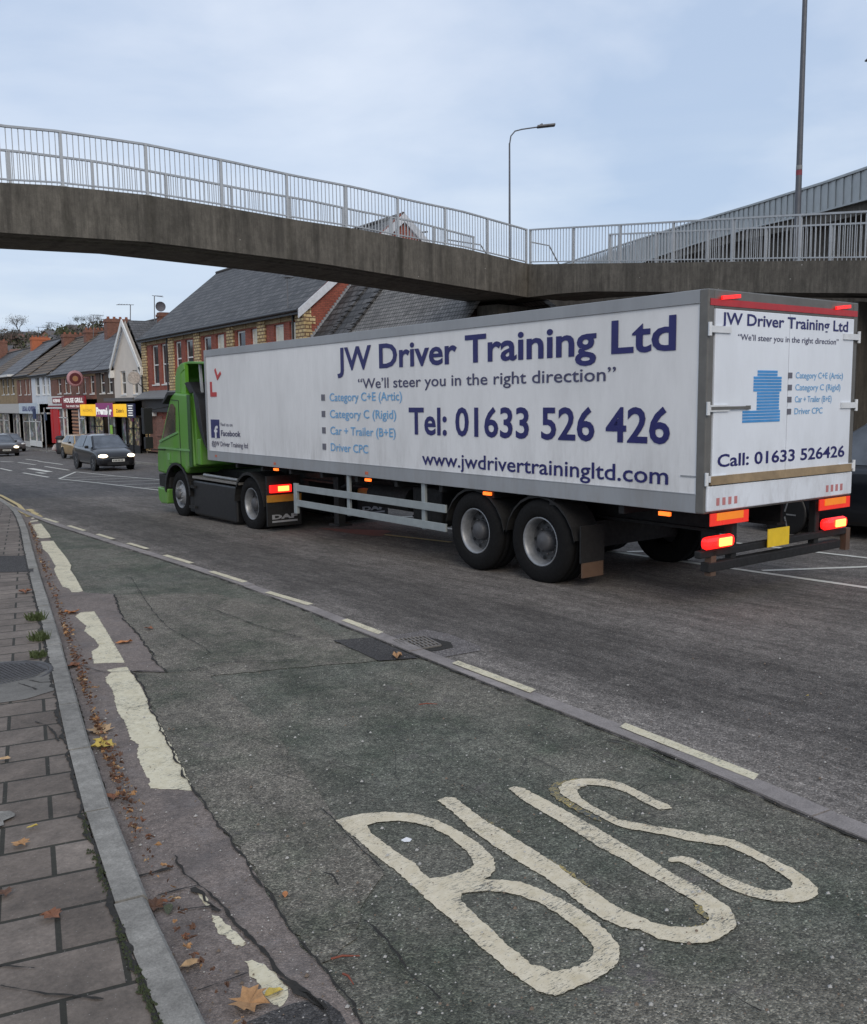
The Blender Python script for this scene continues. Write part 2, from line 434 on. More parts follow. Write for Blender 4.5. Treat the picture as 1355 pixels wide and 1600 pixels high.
M_YBRICK = brickmat('yellow_brick', (0.52, 0.38, 0.18), (0.62, 0.50, 0.28), (0.17, 0.10, 0.06), bw=0.34, bh=0.16, msize=0.03)
M_BUFF = brickmat('buff_panel', (0.30, 0.22, 0.12), (0.34, 0.25, 0.14), (0.25, 0.18, 0.10), bw=0.5)
M_SLATE = brickmat('slate_roof', (0.040, 0.040, 0.042), (0.100, 0.098, 0.098), (0.018, 0.018, 0.018), 0.42, 0.25, 'roofy', 0.035, bump=0.9, var=0.3, rough=0.62)
M_SLATEX = brickmat('slate_roof_gable', (0.075, 0.077, 0.082), (0.11, 0.11, 0.115), (0.03, 0.03, 0.03), 0.35, 0.16, 'roofx', 0.014, bump=0.9, rough=0.62)
M_SLATEL = brickmat('pale_slate_roof', (0.068, 0.070, 0.076), (0.130, 0.132, 0.140), (0.03, 0.03, 0.033), 0.7, 0.35, 'roofy', 0.04, bump=0.9, rough=0.6)
M_TILE = brickmat('brown_tile_roof', (0.12, 0.088, 0.062), (0.165, 0.125, 0.088), (0.022, 0.018, 0.014), 0.9, 0.30, 'roofy', 0.05, bump=1.0, rough=0.8)
M_TILE2 = brickmat('grey_tile_roof', (0.15, 0.145, 0.14), (0.225, 0.215, 0.205), (0.05, 0.05, 0.048), 0.18, 0.15, 'roofy', 0.018, bump=1.0, rough=0.8, var=0.35)
def concrete(name, c, streaks=1.0, posts=False):
    t = NT(name); x = t.sep()
    s = t.noise(3.2, 8, 0.76, vec=t.mapping(scale=(1.7, 1.7, 0.25)))
    s2 = t.noise(1.1, 7, 0.7, vec=t.mapping(scale=(2.0, 2.0, 0.3), loc=(3, 1, 0)))
    b = t.noise(0.7, 6, 0.6); f = t.noise(45, 5, 0.7)
    col = t.mix(t.ramp(s, [(0.38, 0.0), (0.68, 1.0)]), tuple(v * 0.74 for v in c), tuple(v * 1.3 for v in c))
    col = t.mix(t.ramp(s2, [(0.36, 0.8 * streaks), (0.5, 0.0)]), col, tuple(v * 0.42 for v in c))
    col = t.mix(1.0, col, t.ramp(b, [(0.3, 0.82), (0.7, 1.15)]), 'MULTIPLY')
    col = t.mix(1.0, col, t.ramp(f, [(0.3, 0.86), (0.7, 1.14)]), 'MULTIPLY')
    thin = t.noise(9, 6, .8, vec=t.mapping(scale=(1.6, 1.6, .06))); col = t.mix(1.0, col, t.ramp(thin, [(0.36, 0.84), (0.62, 1.12)]), 'MULTIPLY')
    mot = t.noise(6, 8, .75); col = t.mix(1.0, col, t.ramp(mot, [(0.34, 0.8), (0.64, 1.18)]), 'MULTIPLY')
    wsp = t.voronoi(1.9); col = t.mix(t.ramp(wsp, [(0.02, 0.8), (0.035, 0.0)]), col, (0.5, 0.48, 0.44))
    if posts:
        # rust and water drips that run down the fascia below each railing post, and shuttering joints
        wob = t.math('MULTIPLY', t.math('SUBTRACT', t.noise(5, 5, .7), .5), .10)
        fr = t.math('ABSOLUTE', t.math('SUBTRACT', t.math('FRACT', t.math('ADD', t.math('ADD', t.math('DIVIDE', x[0], 1.892), 100.5), wob)), .5))
        pm = t.math('MULTIPLY', t.ramp(fr, [(0.012, 1.0), (0.075, 0.0)]), t.ramp(t.noise(.9, 5, .7, vec=t.mapping(scale=(1, 1, .4), loc=(2, 5, 1))), [(.38, 0), (.6, .75)]))
        col = t.mix(pm, col, (.034, .030, .022))
        fj = t.math('ABSOLUTE', t.math('SUBTRACT', t.math('FRACT', t.math('ADD', t.math('DIVIDE', x[0], 3.66), 50.2)), .5))
        col = t.mix(t.ramp(fj, [(0.002, .55), (0.004, 0.0)]), col, (.03, .027, .022))
    t.set(Base_Color=col, Roughness=0.92, Normal=t.bump(t.math('ADD', f, s), 0.35, 0.01))
    MATS[name] = t.mat; return t.mat
M_CONC = concrete('stained_concrete', (0.118, 0.106, 0.089), 0.7)
M_FASC = concrete('bridge_fascia_concrete', (0.118, 0.106, 0.089), 0.8, True)
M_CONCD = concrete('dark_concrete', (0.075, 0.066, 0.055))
M_RAIL = plain('galvanised_railing', (0.42, 0.44, 0.46), 0.5, 0.25, 0.12, 5)
M_RIB = plain('ribbed_metal_parapet', (0.36, 0.38, 0.38), 0.45, 0.3, 0.08, 1.5)
M_UPVC = plain('white_frame', (0.72, 0.72, 0.70), 0.4)
M_WIN = glass_dark('window_glass')
M_WINW = plain('blind_behind_glass', (0.62, 0.60, 0.50), 0.25)
M_BLACK = plain('black_paint', (0.007, 0.007, 0.008), 0.55)
M_RUBBER = plain('rubber', (0.0075, 0.0075, 0.008), 0.9, sc=12, bump=0.3)
M_RUBBER.node_tree.nodes['Principled BSDF'].inputs['Specular IOR Level'].default_value = 0.2
M_PIPE = plain('black_gutter', (0.02, 0.02, 0.022), 0.45)
M_STEEL = plain('galvanised_steel', (0.30, 0.31, 0.32), 0.45, 0.6, 0.15, 8)

# ================================================================== GROUND, ROAD, LANE, PAVEMENTS
def slopequad(mb, x0, y0, x1, y1, dz, mi=0, n=1):
    for i in range(n):
        a, b = y0 + (y1 - y0) * i / n, y0 + (y1 - y0) * (i + 1) / n
        mb.quad((x0, a, gz(a) + dz), (x1, a, gz(a) + dz), (x1, b, gz(b) + dz), (x0, b, gz(b) + dz), mi)
    return mb
m = MB(); slopequad(m, -1500, -600, 1800, 900, 0.0); struct(m.build('ground', M_GROUND))
m = MB(); slopequad(m, 3.4, -60, 30, 220, 0.004, n=4); struct(m.build('road', M_ROAD))

# near kerb (inner top edge surveyed), then offsets
KI = [(0.70, -4.0), (0.66, 0.0)] + [G(u, v, .08) for u, v in [(250, 1600), (231, 1552), (160, 1361), (123, 1235), (103, 1149), (60, 950), (40, 870)]] + [(3.55, 19.5), (4.08, 23.6), (4.30, 28), (4.36, 60), (4.36, 200)]
def arc(pts, step):
    """points every step metres along a polyline"""
    out = []; P = [Vector(p) for p in pts]; d = 0.0; nxt = 0.0
    for a, b in zip(P, P[1:]):
        L = (b - a).length
        while nxt <= d + L: out.append(a.lerp(b, (nxt - d) / L)); nxt += step
        d += L
    return out
def smooth(pts, it=2):
    P = [Vector(p) for p in pts]
    for _ in range(it):
        Q = [P[0]]
        for a, b in zip(P, P[1:]): Q += [a.lerp(b, .25), a.lerp(b, .75)]
        P = Q + [P[-1]]
    return P
KS = arc(smooth(KI), 0.925)
KW, KH = 0.118, 0.08
def nrm(P, i):
    d = (P[min(i + 1, len(P) - 1)] - P[max(i - 1, 0)]).normalized(); return Vector((d.y, -d.x))
m = MB()
for i in range(len(KS) - 1):
    if KS[i].y > 150: break
    a, b = KS[i], KS[i + 1]; d = (b - a).normalized() * 0.006
    na, nb = nrm(KS, i), nrm(KS, i + 1); jz = rnd.uniform(-.003, .003); jx = rnd.uniform(-.004, .004)
    a2, b2 = a + d + na * jx, b - d + nb * jx
    w = KW
    prof = [(0, -0.1), (0, KH), (w - 0.014, KH), (w, KH - 0.016), (w + 0.030, -0.1)]
    vs = [((p + n_ * o).x, (p + n_ * o).y, gz((p + n_ * o).y) + z + jz) for p, n_ in ((a2, na), (b2, nb)) for o, z in prof]
    k = len(prof)
    m.add(vs, [tuple(range(k)), tuple(reversed(range(k, 2 * k)))] + [(j, (j + 1) % k, (j + 1) % k + k, j + k) for j in range(k)])
struct(m.build('kerb', M_KERB))
# near pavement: everything left of the kerb
loop = [(p.x - 0.006, p.y) for p in KS if p.y < 150] + [(-40, 150), (-40, -4)]
m = MB(); sheet(m, [loop], KH - 0.006); struct(m.build('pavement', M_PAVE))
m = MB()
sheet(m, [ragged([G(-60, 868, .08), G(48, 868, .08), G(53, 893, .08), G(-60, 895, .08)], .05, .01)], KH - 0.002)
struct(m.build('pavement_tarmac_patch', M_PATCH))
m = MB()
sheet(m, [ragged([G(-70, 1034, .08), G(72, 1032, .08), G(86, 1078, .08), G(40, 1092, .08), G(-70, 1108, .08)], .05, .006)], KH - 0.002)
struct(m.build('pavement_concrete_patch', stone('pale_concrete', (0.16, 0.15, 0.135), (0.2, 0.19, 0.17))))
m = MB()
def zr(ox, oy, sc, pts, dz=0.0): return zoomed(ox, oy, sc, pts, dz)
ribbon(m, [(p.x - .012, p.y) for p in KS if p.y < 22], .022, KH - 0.001, 0, .5, 3)
ribbon(m, zr(0, 900, 5.333, [(150, 890), (280, 935), (300, 945)], .08), .012, KH, 0, .5, 4)
ribbon(m, zr(0, 900, 5.333, [(250, 865), (330, 885), (430, 880)], .08), .010, KH, 0, .5, 5)
ribbon(m, zr(0, 1300, 2.464, [(0, 510), (130, 525)], .08), .008, KH, 0, .5, 6)
ribbon(m, zr(0, 1300, 2.464, [(0, 590), (180, 620), (400, 640)], .08), .008, KH, 0, .5, 7)
ribbon(m, zr(0, 1000, 5.21, [(290, 660), (390, 690), (480, 820)], .08), .012, KH, 0, .5, 8)
struct(m.build('pavement_cracks', M_CRACK))
m = MB()
for k in range(900):
    t_ = rnd.random() ** 1.3 * 1.9; yy_ = 2.45 + t_; j_ = min(range(len(KS)), key=lambda q: abs(KS[q].y - yy_)); P_ = KS[j_] + (KS[j_ + 1] - KS[j_]) * ((yy_ - KS[j_].y) / (KS[j_ + 1].y - KS[j_].y))
    if noise.noise(Vector((yy_ * 3.1, 0, 0))) < rnd.uniform(-.25, .35): continue
    c_ = (P_.x - .014 + rnd.gauss(0, .007), yy_); s_ = rnd.uniform(.002, .007)
    m.add([(c_[0] - s_, c_[1], gz(c_[1]) + KH - .002), (c_[0], c_[1] - s_, gz(c_[1]) + KH - .002), (c_[0] + s_, c_[1], gz(c_[1]) + KH - .002), (c_[0], c_[1] + s_ * 1.6, gz(c_[1]) + KH - .002), (c_[0], c_[1], gz(c_[1]) + KH + s_)], [(0, 1, 4), (1, 2, 4), (2, 3, 4), (3, 0, 4)])
m.build('moss', M_MOSS, fix=False)['kind'] = 'stuff'

# flush stones between bus bay and road, from the survey
FK = [(3.62, -6), (3.66, 0)] + [G(u, v) for u, v in [(1355, 1314), (1180, 1228), (970, 1146), (830, 1091), (710, 1045), (600, 1000), (540, 976), (480, 951), (380, 914), (250, 872), (150, 841)]] + [(4.02, 19.5), (4.2, 24)]
FS = arc(smooth(FK, 1), 0.925)
FW = 0.125
m = MB()
for i in range(len(FS) - 1):
    a, b = FS[i], FS[i + 1]; d = (b - a).normalized() * 0.003; jx = rnd.uniform(-.006, .006); jz = rnd.uniform(-.002, .003)
    q = [a + d - nrm(FS, i) * (FW * .5 - jx), a + d + nrm(FS, i) * (FW * .5 + jx), b - d + nrm(FS, i + 1) * (FW * .5 + jx), b - d - nrm(FS, i + 1) * (FW * .5 - jx)]
    vs = [(p.x, p.y, gz(p.y) + .026 + jz) for p in q] + [(p.x, p.y, gz(p.y) - .05) for p in q]
    m.add(vs, [(3, 2, 1, 0), (4, 5, 6, 7), (0, 1, 5, 4), (1, 2, 6, 5), (2, 3, 7, 6), (3, 0, 4, 7)])
struct(m.build('flush_kerb', M_FLUSH))
m = MB()
ribbon(m, [(p + nrm(FS, i) * (-FW * .5 - .004)) for i, p in enumerate(FS)], .016, .019, 0, .5, 11)
ribbon(m, [(p + nrm(FS, i) * (FW * .5 + .004)) for i, p in enumerate(FS)], .014, .019, 0, .5, 12)

# bus bay sheet, its worn grey run and the reddish channel beside the kerb
kout = [p + nrm(KS, i) * (KW + .012) for i, p in enumerate(KS)]
lane = [(p.x, p.y) for p in kout if p.y < 24] + [(p.x, p.y) for p in reversed(FS)]
mm = MB(); sheet(mm, [lane], 0.008); struct(mm.build('bus_lane', M_LANE))
cb_up = [G(u, v) for u, v in [(40, 797), (57, 812), (75, 840), (100, 872), (118, 905), (131, 928), (178, 931), (190, 965), (212, 990), (231, 1017), (245, 1040), (259, 1054)]]
cb_lo = [G(u, v) for u, v in [(206, 1052), (225, 1080), (240, 1120), (262, 1165), (285, 1210), (303, 1240), (340, 1290), (362, 1320), (400, 1370), (440, 1440), (470, 1485), (515, 1530), (520, 1547), (545, 1575), (570, 1610), (640, 1700)]] + [(0.75, 1.2), (0.9, -4)]
cb = cb_up + cb_lo
grey = [cb_up[6]] + [G(u, v) for u, v in [(330, 928), (480, 962), (525, 1003), (600, 1033), (330, 1058), (430, 1150), (520, 1270), (600, 1370), (560, 1440), (520, 1500), (500, 1510)]] + [tuple(p) for p in reversed(cb_lo[:11])] + [tuple(p) for p in reversed(cb_up[7:])]
mm = MB(); sheet(mm, [ragged(grey, .06, .05, 5, 2)], 0.012); struct(mm.build('worn_lane_surface', M_GREY))
chan = [tuple(p) for p in cb] + [(p.x, p.y) for p in reversed(kout) if p.y < -3 or True and p.y < 22]
chan = [tuple(p) for p in cb] + [(p.x, p.y) for p in kout if p.y < 22.5]
mm = MB(); sheet(mm, [ragged(chan, .03, .012, 12, 4)], 0.016); struct(mm.build('channel', M_CHAN))
ribbon(m, cb_up[6:], .014, .0225, 0, .8, 13)
ribbon(m, cb_lo[:-3], .010, .0225, 0, .9, 14)
for k, (pts, w) in enumerate([
    ([(259, 1054), (300, 1051), (347, 1039), (400, 1037), (470, 1036)], .012), ([(206, 1052), (259, 1054)], .012), ([(115, 1040), (165, 1055), (206, 1052)], .006),
    ([(205, 905), (240, 960), (265, 985), (310, 1010), (330, 1025)], .006), ([(130, 889), (200, 885), (215, 886)], .012), ([(55, 888), (85, 886), (130, 889)], .008),
    ([(320, 950), (400, 980), (470, 1000)], .008), ([(305, 1394), (322, 1410), (345, 1432)], .018), ([(440, 1538), (470, 1566), (500, 1592)], .022), ([(270, 1345), (285, 1370), (300, 1385), (330, 1410), (360, 1440), (400, 1485), (440, 1530), (490, 1575), (520, 1610)], .013),
    ([(200, 1378), (230, 1372), (270, 1366)], .014), ([(245, 1408), (280, 1398), (310, 1392)], .007), ([(281, 1432), (300, 1428), (330, 1425), (345, 1432)], .009),
    ([(308, 1557), (340, 1545), (388, 1530)], .005), ([(570, 1447), (610, 1480), (640, 1530), (690, 1570)], .009), ([(500, 1270), (520, 1285), (560, 1330), (600, 1370)], .006),
    ([(530, 1390), (520, 1375), (505, 1370)], .005), ([(570, 1448), (545, 1452), (510, 1462)], .005), ([(700, 1225), (740, 1240), (790, 1270)], .005), ([(1005, 1290), (1030, 1300)], .006),
    ([(950, 1160), (990, 1172), (1050, 1200), (1060, 1205)], .012), ([(1140, 1560), (1160, 1575), (1190, 1590)], .006)]):
    ribbon(m, [G(*p) for p in pts], w, .0235, 0, .7, 20 + k)
struct(m.build('road_cracks', M_CRACK))

# worn cream line, its broken ends, kerb-side dashes
m = MB()
Z3 = (80, 930, 4.234); Z4 = (0, 790, 8.469); Z6 = (240, 1250, 4.234)
for k, (z, pts) in enumerate([
    (Z3, [(195, 125), (285, 118), (330, 190), (380, 270), (420, 340), (455, 400), (488, 460), (400, 462), (285, 466), (275, 420), (268, 385), (310, 360), (318, 345), (290, 305), (250, 275), (220, 250), (235, 215), (195, 185), (160, 150)]),
    (Z3, [(370, 510), (440, 495), (500, 488), (540, 540), (590, 610), (635, 700), (640, 745), (690, 820), (740, 910), (800, 1020), (860, 1140), (910, 1240), (943, 1316), (800, 1305), (655, 1300), (655, 1250), (610, 1180), (570, 1070), (580, 1010), (525, 970), (490, 860), (440, 790), (420, 700), (405, 635), (365, 590), (362, 560), (395, 525)]),
    (Z4, [(415, 265), (545, 248), (600, 320), (660, 400), (675, 435), (560, 445), (475, 430), (500, 400), (460, 345)]),
    (Z4, [(540, 485), (705, 480), (770, 570), (830, 640), (890, 720), (945, 810), (930, 870), (990, 950), (1050, 1060), (1100, 1150), (1050, 1165), (950, 1165), (910, 1110), (835, 1095), (790, 1020), (740, 920), (715, 860), (740, 820), (680, 720), (640, 650), (570, 590)]),
    (Z6, [(290, 620), (330, 640), (375, 720), (350, 735), (310, 690)]),
    (Z6, [(385, 790), (440, 795), (500, 870), (560, 930), (605, 980), (590, 1000), (520, 985), (480, 930), (430, 910)]),
    (Z6, [(600, 1100), (650, 1090), (720, 1120), (780, 1160), (830, 1200), (870, 1260), (895, 1290), (880, 1370), (830, 1410), (780, 1380), (740, 1340), (700, 1250), (640, 1200), (630, 1140)]),
    (Z4, [(400, 215), (500, 200), (510, 215), (400, 232)]), (Z4, [(410, 178), (480, 150), (490, 165), (430, 190)]), (Z4, [(330, 130), (460, 110), (470, 125), (350, 145)]),
    (Z4, [(250, 95), (340, 90), (380, 120), (300, 115)])]):
    sheet(m, [ragged(zoomed(*z, pts), .012, .010, 30, k)], .0175 if k != 3 and k != 2 else .0178)
for pts in [[(970, 1143), (1180, 1227)], [(708, 1042), (830, 1089)], [(535, 974), (592, 996)], [(415, 930), (482, 950)], [(327, 897), (380, 914)], [(255, 871), (297, 884)], [(198, 852), (228, 861)], [(150, 837.5), (175, 845.5)], [(105, 824), (130, 832)], [(66, 812), (88, 819)]]:
    a, b = Vector(G(*pts[0])), Vector(G(*pts[1])); a.x += .035; b.x += .035
    sheet(m, [ragged([(a.x - .045, a.y), (a.x + .035, a.y + .03), (b.x + .035, b.y + .03), (b.x - .045, b.y)], .04, .004, 20, a.y)], .031)
struct(m.build('lane_line_markings', M_DASH))
# double yellow lines where the lane rejoins the road
m = MB()
for off in (0.0, 0.17):
    pts = [(3.98 - off * .2, 20.6), (4.22 + off, 24.0), (4.50 + off, 28), (4.56 + off, 60), (4.56 + off, 150)]
    ribbon(m, pts, .10, .024, 0, .05, 40)
ribbon(m, [G(45, 797), G(55, 804), G(64, 812)], .12, .024, 0, .4, 41)
struct(m.build('double_yellow_lines', M_YEL))

# BUS lettering, 1.6 m tall, laid in thermoplastic
B1 = (500, 1220, 2.71); B2 = (780, 1200, 2.606)
Bo = [(65, 178), (170, 152), (280, 142), (400, 150), (500, 178), (590, 225), (670, 275), (720, 320), (743, 360), (740, 395), (715, 420), (690, 432), (770, 432), (850, 442), (950, 478), (1060, 535), (1160, 600), (1230, 665), (1265, 715), (1272, 765), (1240, 810), (1180, 850), (1110, 880), (1050, 905), (995, 928), (920, 905), (860, 865), (760, 785), (660, 700), (560, 605), (480, 540), (400, 465), (330, 400), (250, 340), (160, 260), (100, 215)]
Bh = [(200, 200), (250, 185), (330, 180), (410, 190), (480, 210), (550, 250), (610, 300), (645, 340), (648, 370), (625, 392), (560, 408), (510, 422), (470, 425), (440, 405), (400, 360), (340, 325), (280, 280), (220, 235)]
Bl = [(600, 490), (680, 482), (770, 482), (850, 500), (930, 530), (1010, 580), (1080, 630), (1130, 680), (1160, 720), (1160, 752), (1120, 785), (1050, 815), (980, 822), (940, 800), (900, 795), (840, 745), (780, 700), (740, 655), (680, 600), (620, 545), (595, 515)]
U1 = [(498, 95), (560, 140), (640, 215), (740, 290), (850, 360), (950, 420), (1050, 490), (1130, 555), (1200, 600), (1280, 635), (1355, 645)]
U2 = [(640, 705), (720, 725), (800, 728), (860, 725), (920, 695), (965, 660), (960, 620), (940, 580), (880, 545), (800, 490), (720, 450), (640, 400), (560, 350), (480, 305), (400, 255), (300, 200), (200, 145), (100, 92), (60, 85), (40, 95), (80, 130), (160, 180), (240, 225), (340, 290), (420, 340), (500, 380), (580, 430), (660, 475), (720, 510), (770, 540), (820, 575), (850, 610), (855, 635), (830, 655), (780, 662), (700, 660), (620, 640), (550, 610), (480, 580), (400, 525), (330, 480), (240, 410), (150, 350), (60, 295), (0, 258)]
U3 = [(700, 180), (640, 135), (600, 105), (575, 83), (530, 80)]
S1 = [(705, 175), (650, 180), (590, 150), (520, 110), (440, 85), (370, 78), (330, 88), (318, 105), (330, 130), (380, 165), (440, 195), (490, 220), (560, 235), (640, 248), (720, 260), (800, 275), (880, 288), (960, 305), (1040, 345), (1120, 385), (1200, 425), (1260, 465), (1298, 505), (1298, 530), (1260, 552), (1190, 562), (1110, 555), (1020, 535), (930, 500), (850, 455), (780, 415), (740, 395), (690, 392), (692, 378), (740, 370), (790, 380), (850, 410), (920, 450), (1000, 485), (1080, 510), (1150, 512), (1190, 500), (1195, 480), (1160, 450), (1080, 400), (1000, 360), (930, 330), (850, 318), (760, 305), (680, 285), (600, 270), (540, 262), (480, 245), (400, 205), (310, 155), (250, 115), (243, 90), (270, 65), (340, 52), (430, 55), (510, 75), (580, 110), (650, 145), (690, 160)]
m = MB()
sheet(m, [ragged(zoomed(*B1, q), .010, .007, 40, 1) for q in (Bo, Bh, Bl)], .0135)
sheet(m, [ragged(zoomed(*B1, U1) + zoomed(*B2, U2) + zoomed(*B1, U3), .010, .007, 40, 2)], .0135)
sheet(m, [ragged(zoomed(*B2, S1), .010, .007, 40, 3)], .0135)
struct(m.build('bus_lettering', M_BUS))
m = MB()
for k, (z, pts) in enumerate([
    (B2, [(200, 95), (225, 70), (300, 55), (340, 50), (270, 65), (243, 90), (250, 118), (310, 158), (400, 208), (420, 228), (370, 215), (290, 170), (220, 130)]),
    (B2, [(790, 560), (830, 580), (855, 612), (855, 635), (830, 625)]), (B2, [(745, 662), (830, 652), (850, 640), (790, 668)]), (B2, [(130, 342), (220, 390), (300, 440), (380, 500), (330, 478), (240, 412)]),
    (B1, [(498, 95), (520, 82), (580, 84), (590, 120), (545, 128)]), (B1, [(65, 178), (90, 172), (110, 200), (90, 205)]), (B1, [(700, 170), (780, 225), (860, 280), (850, 290), (760, 240)])]):
    sheet(m, [ragged(zoomed(*z, pts), .008, .014, 40, k)], .0128)
struct(m.build('old_yellow_marking_edges', M_YEDGE))

# gully, its tarmac surround
ZD = (500, 900, 3.3875)
m = MB()
sheet(m, [ragged(zoomed(*ZD, [(70, 350), (270, 335), (520, 445), (310, 460)]), .04, .006)], .0175)
sheet(m, [ragged([G(*q) for q in [(380, 1610), (425, 1588), (470, 1574), (500, 1568), (530, 1590), (560, 1640), (400, 1660)]], .02, .01)], .0185)
struct(m.build('lane_tarmac_patch', M_PATCH))
m = MB(); sheet(m, [ragged(zoomed(*ZD, [(335, 332), (560, 288), (680, 310), (850, 378), (850, 400), (600, 445), (500, 405)]), .04, .008)], .0085)
struct(m.build('gully_surround', asphalt('gully_asphalt', (0.165, 0.150, 0.145), (0.175, 0.16, 0.155), 'plain')))
m = MB(); sheet(m, [ragged(zoomed(*ZD, [(380, 352), (560, 328), (690, 358), (705, 385), (600, 405), (500, 408)]), .04, .01)], .0125)
struct(m.build('gully_mud', M_CRACK))
ga = [Vector(q) for q in zoomed(*ZD, [(390, 355), (550, 335), (640, 378), (478, 405)])]
gc = sum(ga, Vector((0, 0))) / 4
e_ = empty('drain_grate', (gc.x, gc.y, gz(gc.y)), 0, 'rusty black iron drain grate sunk beside the flush kerb stones', 'drain grate')
def gl(s, t): p = ga[0].lerp(ga[1], s).lerp(ga[3].lerp(ga[2], s), t) - gc; return p
m = MB(); m.quad(*[(gl(s, t).x, gl(s, t).y, .0145) for s, t in ((0, 0), (1, 0), (1, 1), (0, 1))]); m.build('grate_pit', M_BLACK, e_)
m = MB()
for k in range(5):
    t = k / 4; a, b = gl(0, t), gl(1, t); m.bar((a.x, a.y, .022), (b.x, b.y, .022), .016, .012)
for k in range(9):
    t = k / 8; a, b = gl(t, 0), gl(t, 1); m.bar((a.x, a.y, .0235), (b.x, b.y, .0235), .014, .012)
m.build('grate_bars', plain('rusty_iron', (0.22, 0.20, 0.18), 0.5, 0.5, 0.3, 20), e_)

# white and red markings out on the road
m = MB()
def line(pts, w, dz=.0095, jit=.02, seed=0): ribbon(m, pts, w, dz, 0, jit, seed)
low = [(9.03, -8), (9.0, 7), (8.95, 14), (8.5, 26.2), (8.2, 31.3), (7.85, 35.2)]
upp = [(10.85, -8), (10.8, 8), (10.75, 14), (10.25, 30.5), (9.8, 35.2), (9.6, 40.0)]
line(low, .10, seed=1); line(upp, .09, seed=2); line([low[-1], upp[-1]], .10, seed=3)
def onp(P, y):
    for a, b in zip(P, P[1:]):
        if a[1] <= y <= b[1]: return a[0] + (b[0] - a[0]) * (y - a[1]) / (b[1] - a[1])
    return P[-1][0]
y = -3.95
while y < 38:
    y1 = y - 1.0
    xa, xb = onp(low, y) + .12, onp(upp, y1)
    if y < 36 and xb > xa: line([(xa, y), (xb, y1)], .10, seed=int(y * 7) + 99)
    y += 2.1
for k, (a, b, w) in enumerate([((40, 717.5), (62, 720.5), .12), ((60, 721), (98, 726), .14), ((0, 721), (20, 722), .16), ((28, 722.5), (56, 726.5), .12), ((70, 729), (108, 735), .13), ((46, 732), (78, 737.5), .3), ((58, 738.5), (70, 740), .2), ((36, 739), (76, 746), .13), ((0, 732), (18, 736), .13), ((90, 755), (115, 754), .07)]):
    line([G(*a), G(*b)], w, seed=60 + k)
struct(m.build('white_road_markings', M_WHITE))
m = MB(); sheet(m, [ragged([G(*q) for q in [(498, 826), (560, 828), (606, 829.5), (612, 832), (603, 834), (597, 839), (560, 836), (520, 830)]], .05, .03)], .0095)
struct(m.build('red_road_marking', M_RED))
m = MB(); ribbon(m, [G(600, 836), G(705, 848)], .09, .0095, 0, .1, 7); struct(m.build('faded_road_line', M_YEL))

# far pavement with its kerb, bending away at the side turning
FP = [(13.68, -40), (13.68, 40), (13.68, 58), (13.9, 61), (14.6, 63.2), (15.7, 65), (16.4, 68), (16.5, 90), (16.5, 200)]
FPs = [Vector(p) for p in FP[:3]] + smooth(FP[2:])[1:]
m = MB(); sheet(m, [[(p.x + .12, p.y) for p in FPs] + [(60, 200), (60, -40)]], .10)
struct(m.build('far_pavement', brickmat('far_paving', (0.115, 0.105, 0.098), (0.135, 0.122, 0.115), (0.07, 0.065, 0.06), 0.6, 0.6, 'paver')))
m = MB()
for a, b in zip(FPs, FPs[1:]):
    vs = [((p.x + o), p.y, gz(p.y) + z) for p in (a, b) for o, z in ((0, -.02), (.01, .104), (.12, .104), (.12, -.02))]
    m.add(vs, [(0, 4, 5, 1), (1, 5, 6, 2), (2, 6, 7, 3)])
struct(m.build('far_kerb', M_KERB))

# ================================================================== FOOTBRIDGE
def vplane(u, v, A, B):
    r = ray(u, v); dx, dy = B[0] - A[0], B[1] - A[1]
    den = r[0] * dy - r[1] * dx; t = (A[0] * dy - A[1] * dx) / den
    return Vector((r[0] * t, r[1] * t, CAMH + r[2] * t))
BA, BB, BC = (3.8, 20.4), (20.2, 23.7), (20.9, 6.0)
top = [vplane(u, v, BA, BB) for u, v in [(0, 285), (95, 290), (235, 305), (358, 325), (466, 344), (560, 358), (648, 375), (725, 388), (827, 412.6)]]
bot = [vplane(u, v, BA, BB) for u, v in [(0, 363), (235, 378), (500, 411), (700, 444), (827, 464.7)]]
def zat(P, x):
    P = sorted(P, key=lambda p: p.x)
    if x <= P[0].x: return P[0].z - 0.012 * (P[0].x - x)
    for a, b in zip(P, P[1:]):
        if x <= b.x: return a.z + (b.z - a.z) * (x - a.x) / (b.x - a.x)
    return P[-1].z
bridge = empty('footbridge', (20.2, 23.7, gz(23.7)), 0, 'stained concrete footbridge with grey vertical bar railings crossing over the street', 'footbridge')
BO = Vector(bridge.location)
d1 = (Vector(BB) - Vector(BA)).normalized(); n1 = Vector((-d1.y, d1.x))       # away from the viewer
def bpt(x): return Vector(BA) + d1 * ((x - BA[0]) / d1.x)
DW = 2.3
m = MB(); m.M = Matrix.Translation(-BO)
xs = [-6, -3, 0] + [3.8 + i * (20.2 - 3.8) / 16 for i in range(17)]
def section(p, n, zt, zb):
    """deck cross-section with edge beams, drip groove and recessed soffit"""
    return [(0, zt), (0, zb), (.14, zb), (.14, zb + .05), (.20, zb + .05), (.20, zb), (.5, zb), (.56, zb - .03), (DW - .56, zb - .03), (DW - .5, zb), (DW, zb), (DW, zt), (DW - .18, zt), (DW - .18, zt - .12), (.18, zt - .12), (.18, zt)]
secs = []
for x in xs:
    p = bpt(x); secs.append([(p.x + n1.x * o, p.y + n1.y * o, z) for o, z in section(p, n1, zat(top, x), zat(bot, x))])
